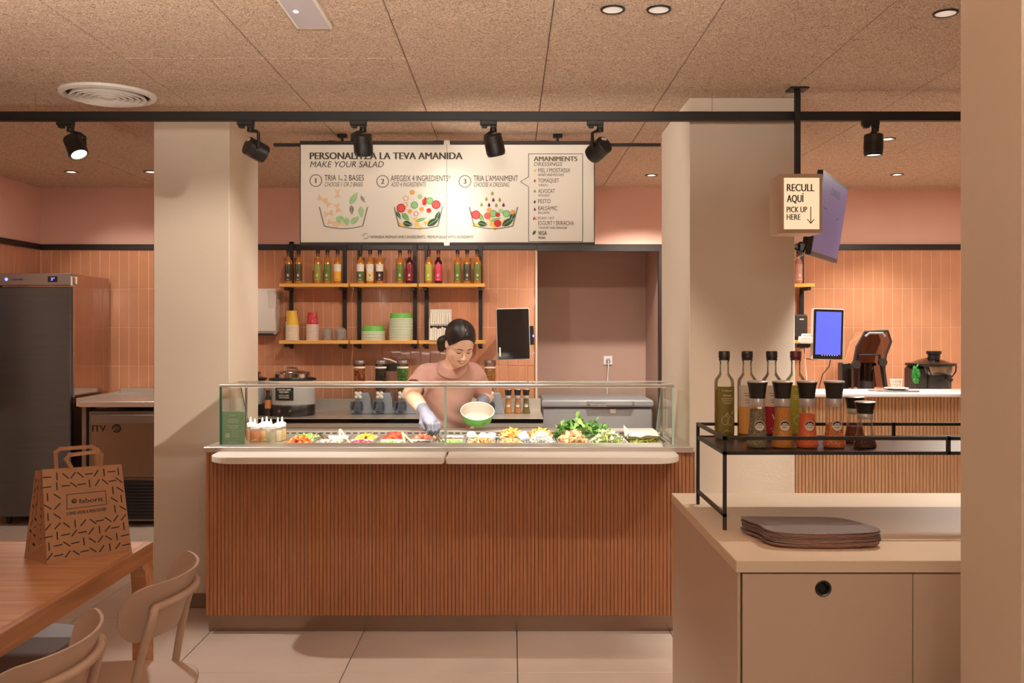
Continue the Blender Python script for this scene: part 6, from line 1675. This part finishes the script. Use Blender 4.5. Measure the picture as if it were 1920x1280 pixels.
strip(lp, [(t_*.0265, cu(t_*.0265)+.0058*(1-t_*t_)+.0004) for t_ in ts], [.0018+.0042*(1-t_*t_) for t_ in ts], .0012, 0)
strip(lp, [(t_*.0245, cu(t_*.0245)-.0085*(1-t_*t_)-.001) for t_ in ts], [.0018+.0058*(1-t_*t_) for t_ in ts], .0014, 0)
obj('lips', lp, M_lip, woman, True)
tp = MB()
flat_f = surf(0, -.056)-.004
vs = []; n_t = 13
for i in range(n_t):
    t_ = -1+2*i/(n_t-1); r = t_*.0235; up_ = cu(r)+.0050*(1-t_*t_); lo_ = cu(r)-.0062*(1-t_*t_)
    ff = flat_f-.010*t_*t_+.0035
    vs += [Vector(HL(r, ff, up_))-O_, Vector(HL(r, ff+.001, lo_))-O_]
tp.add(vs, [(2*i, 2*i+1, 2*i+3, 2*i+2) for i in range(n_t-1)])
obj('teeth', tp, M_teeth, woman, True)
for s_ in (-1, 1):
    br = MB(); la_ = MB()
    strip(br, [(s_*(.0135+.034*t_), .0185+.0085*sin(pi*min(1, t_*.75+.05))-.004*t_) for t_ in [i/9 for i in range(10)]], [.0062-.0036*(i/9) for i in range(10)], .0022)
    strip(la_, [(s_*(.0185+.026*t_), -.0035-.0052*sin(pi*t_)+.0018*t_) for t_ in [i/9 for i in range(10)]], [.0020+.0036*sin(pi*i/9) for i in range(10)], .0022)
    obj('eyebrow', br, M_brow, woman, True); obj('eyelashes', la_, M_lash, woman, True)

# hair pulled back from a parting
hair = Field(tuple(HC-.17), tuple(HC+.17), .0025)
hair.ell(HL(0, -.014, .048), (.0815, .099, .0875), AX, .01)
hair.cone(HL(0, -.065, -.015), HL(0, -.070, .02), .055, .05, .03)
hair.ell(HL(0, .125, -.052), (.098, .108, .130), AX, .012, True)     # face opening
for s_ in (-1, 1):
    hair.ell(HL(s_*.088, -.004, -.030), (.030, .026, .044), AX, .008, True)   # round the ears
hair.cone(HL(0, .085, .11), HL(0, -.03, .149), .006, .0045, .004, True)         # parting groove
gq = np.meshgrid(*[hair.lo[i]+np.arange(hair.n[i], dtype=np.float32)*hair.vox for i in range(3)], indexing='ij')
q_r = sum((gq[i]-HC[i])*hr_[i] for i in range(3)); q_f = sum((gq[i]-HC[i])*hf[i] for i in range(3)); q_u = sum((gq[i]-HC[i])*hu[i] for i in range(3))
hair.D += (.0009*np.sin(130*q_u+55*np.abs(q_r)+40*q_f)).astype(np.float32)
hair.cone(HL(-.018, -.105, -.035), HL(-.050, -.115, -.072), .030, .034, .02); hair.cone(HL(-.050, -.115, -.072), HL(-.062, -.105, -.110), .034, .018, .02)
obj('hair', hair.mesh('hair', M_hair, oid), None, woman)

# t-shirt
sh = Field(LO, HI, .0045)
g_ = .013
sh.cone(PE+np.array((0, 0, .01)), WA, .142, .130, .04); sh.cone(WA, CH, .130, .133, .06); sh.cone(CH, NB-.055*zu, .130, .088, .05)
sh.cone(SR, NB-.05*zu, .058, .066, .05); sh.cone(SL, NB-.05*zu, .058, .066, .05)
sre = SR+(ER-SR)*.62; sle = SL+(EL-SL)*.66
sh.cone(SR, sre, .062, .064, .035); sh.cone(SL, sle, .062, .062, .035)
gq = np.meshgrid(*[sh.lo[i]+np.arange(sh.n[i], dtype=np.float32)*sh.vox for i in range(3)], indexing='ij')
zf = np.clip((1.30-gq[2])/.35, 0, 1)
sh.D += (.0045*np.sin(38*gq[0]+9*np.sin(7*gq[2])+16*(gq[2]-1.0))*zf+.003*np.sin(62*gq[2]+30*gq[0]+14*gq[1])*np.clip(1-np.abs(gq[2]-.95)/.1, 0, 1)+.0035*np.sin(55*(gq[0]*.5-gq[2]))*np.clip((gq[2]-1.12)/.1, 0, 1)).astype(np.float32)
dR = (ER-SR)/np.linalg.norm(ER-SR); dL = (EL-SL)/np.linalg.norm(EL-SL)
def capsleeve(S, e, d):
    sl, gg = sh.sub(np.minimum(e, e+d*.12)-.09, np.maximum(e, e+d*.12)+.09, 0)
    pl_ = (gg[0]-e[0])*d[0]+(gg[1]-e[1])*d[1]+(gg[2]-e[2])*d[2]
    rad = np.sqrt(np.maximum((gg[0]-e[0])**2+(gg[1]-e[1])**2+(gg[2]-e[2])**2-pl_**2, 0))
    cutd = np.minimum(pl_, .10-rad)          # beyond the hem and near the arm
    sh.D[sl] = np.maximum(sh.D[sl], np.where(cutd > -.02, cutd, -1))
    return
capsleeve(SR, sre+dR*.03, dR); capsleeve(SL, sle+dL*.03, dL)
sh.cone(sre-dR*.01, sre+dR*.06, .0555, .055, 0.001, True); sh.cone(sle-dL*.01, sle+dL*.06, .0545, .054, .001, True)
sh.half((0, 0, .872), (0, 0, -1))
nd = (nk-NB)/np.linalg.norm(nk-NB)
npl = np.array((-.12, -.64, .76)); npl /= np.linalg.norm(npl)
ncen = np.array((NB[0], 5.09, 1.287)); nrad = .078
sl_, gg = sh.sub(ncen-.12, ncen+.16, 0)
pa = sum((gg[i]-ncen[i])*nd[i] for i in range(3)); rad_ = np.sqrt(np.maximum(sum((gg[i]-ncen[i])**2 for i in range(3))-pa**2, 0))
dpl = sum((gg[i]-ncen[i])*npl[i] for i in range(3))
sh.D[sl_] = np.maximum(sh.D[sl_], np.minimum(nrad-rad_, dpl+.0))
obj('t_shirt', sh.mesh('t_shirt', M_shirt, oid), None, woman)
cl_ = MB(); loop = []
e1 = np.cross(nd, (0, 1., 0)); e1 /= np.linalg.norm(e1); e2 = np.cross(nd, e1)
def fieldat(fd, p):
    i = (np.array(p)-fd.lo)/fd.vox; i0 = np.floor(i).astype(int); fr = i-i0; d = 0
    for c in range(8):
        o_ = ((c >> 2) & 1, (c >> 1) & 1, c & 1); w = np.prod([fr[k] if o_[k] else 1-fr[k] for k in range(3)])
        d += w*fd.D[tuple(np.clip(i0+np.array(o_), 0, np.array(fd.n)-1))]
    return d
for k in range(48):
    ph = 2*pi*k/48; q_ = ncen+(e1*cos(ph)+e2*sin(ph))*(nrad+.004)
    tp_ = -((q_-ncen) @ npl)/(nd @ npl)     # height of the neckline plane here
    t_ = tp_+.03
    while t_ > tp_-.10 and fieldat(sh, q_+nd*t_) > 0: t_ -= .0015
    loop.append(Vector(q_+nd*min(t_, tp_))-O_)
loop = [(loop[i-1]+loop[i]*2+loop[(i+1) % len(loop)])/4 for i in range(len(loop))]
loop = [(loop[i-1]+loop[i]*2+loop[(i+1) % len(loop)])/4 for i in range(len(loop))]
obj('collar', cl_.tube(loop, .0066, 8, closed=True), mat('dusty_pink_rib', (190, 144, 131), .85), woman, True)
sp_m = MB()
for (z0, w) in ((1.272, .026), (1.262, .030)):      # two short lines of print on the right sleeve
    vs = []
    for k in range(9):
        x = SR[0]-.045+w*k/8
        for z in (z0-.0017, z0+.0017):
            zz_ = z+.35*(x-SR[0]+.045); y = 5.0
            while y < 5.3 and fieldat(sh, (x, y, zz_)) > 0: y += .001
            vs.append(Vector((x, y-.0015, zz_))-O_)
    sp_m.add(vs, [(2*i, 2*i+1, 2*i+3, 2*i+2) for i in (0, 1, 2, 4, 5, 6, 7)])
obj('sleeve_print', sp_m, mat('pale_shirt_print', (236, 214, 202), .7), woman)
# gloves
gl_ = Field((min(WR[0], WL[0])-.14, 4.62, .90), (max(WR[0], WL[0])+.10, 5.30, 1.18), .0028)
HAX = limbs(gl_, .0022)
gl_.cone(WR-(WR-ER)/np.linalg.norm(WR-ER)*.028, WR, .0325, .031, .006); gl_.cone(WL-(WL-EL)/np.linalg.norm(WL-EL)*.04, WL, .037, .034, .006)
obj('gloves', gl_.mesh('gloves', M_glove, oid, False), None, woman)
tr_ = Field(LO, (HI[0], HI[1], 1.0), .008)
tr_.cone(PE-np.array((0, 0, .02)), PE, .135, .133, .04)
for s_ in (-1, 1):
    h_ = PE+np.array((s_*hipw, .0, -.03)); kn = np.array((PE[0]+s_*.10, 5.42, .47)); an_ = np.array((PE[0]+s_*.115, 5.47, .085))
    tr_.cone(h_, kn, .099, .072, .05); tr_.cone(kn, an_, .072, .058, .03)
tr_.half((0, 0, .90), (0, 0, 1)); tr_.half((0, 0, .07), (0, 0, -1))
obj('trousers', tr_.mesh('trousers', M_trousers, oid), None, woman)
for s_ in (-1, 1):
    shf = Field((PE[0]+s_*.12-.08, 5.25, -.005), (PE[0]+s_*.12+.08, 5.60, .12), .006)
    an_ = np.array((PE[0]+s_*.115, 5.47, .075))
    shf.cone(an_+np.array((0, .035, -.035)), an_+np.array((s_*.02, -.135, -.040)), .044, .037, .03)
    shf.half((0, 0, .002), (0, 0, -1))
    obj('shoe', shf.mesh('shoe', M_shoe, oid), None, woman)

# tongs in her hand and the bowl
ax, side_, nm_, KN_ = HAX
hand = Vector(KN_+ax*.022-nm_*.030)
tongs('steel_tongs', 'steel tongs held in the gloved hand of the woman', hand+Vector(ax)*-.03+Vector((0, 0, .012)), P(836, 833, 4.73), P(828, 834, 4.76), M_chrome, .0055, .003)
tilt = radians(27)
bw = thing('salad_bowl', 'open green and white paper salad bowl tilted in the left hand of the woman', 'bowl', tuple(BOWL)); bw.rotation_euler = (tilt, radians(3), 0)
rB = .091
obj('bowl_wall', MB().lathe([(0, -.024), (.076, -.024), (.078, -.022), (rB, .030), (rB-.0012, .031), (rB-.003, .030)], 48, cap=False), M_gbowl, bw, True)
obj('inner_lining', MB().lathe([(0, -.0215), (.075, -.0215), (rB-.0035, .0305)], 48, cap=False), mat('white_bowl_lining', (214, 202, 188), .5), bw, True)
obj('rim', MB().lathe([(rB-.003, .030), (rB-.002, .033), (rB+.001, .0335), (rB+.0025, .031), (rB+.001, .0285)], 48, cap=False), mat('white_bowl_rim', (242, 236, 224), .5), bw, True)
g = MB()
T = lambda a, b, c=0: Vector(((.0836+.25*b+.0009+c)*sin(a/.0836), -(.0836+.25*b+.0009+c)*cos(a/.0815), b))
g.text(T, 'faborit', .045, .0, .006, .030, 'c', .015, mat=0)
for k in range(3): g.line2(T, [(-.09+.011*j, -.013+.010*k+.006*sin(.55*j+k)) for j in range(18)], .0014, 1, .0003)
obj('bowl_print', g, [mat('bowl_print_dark', (62, 126, 48), .6), M_pkraft], bw)
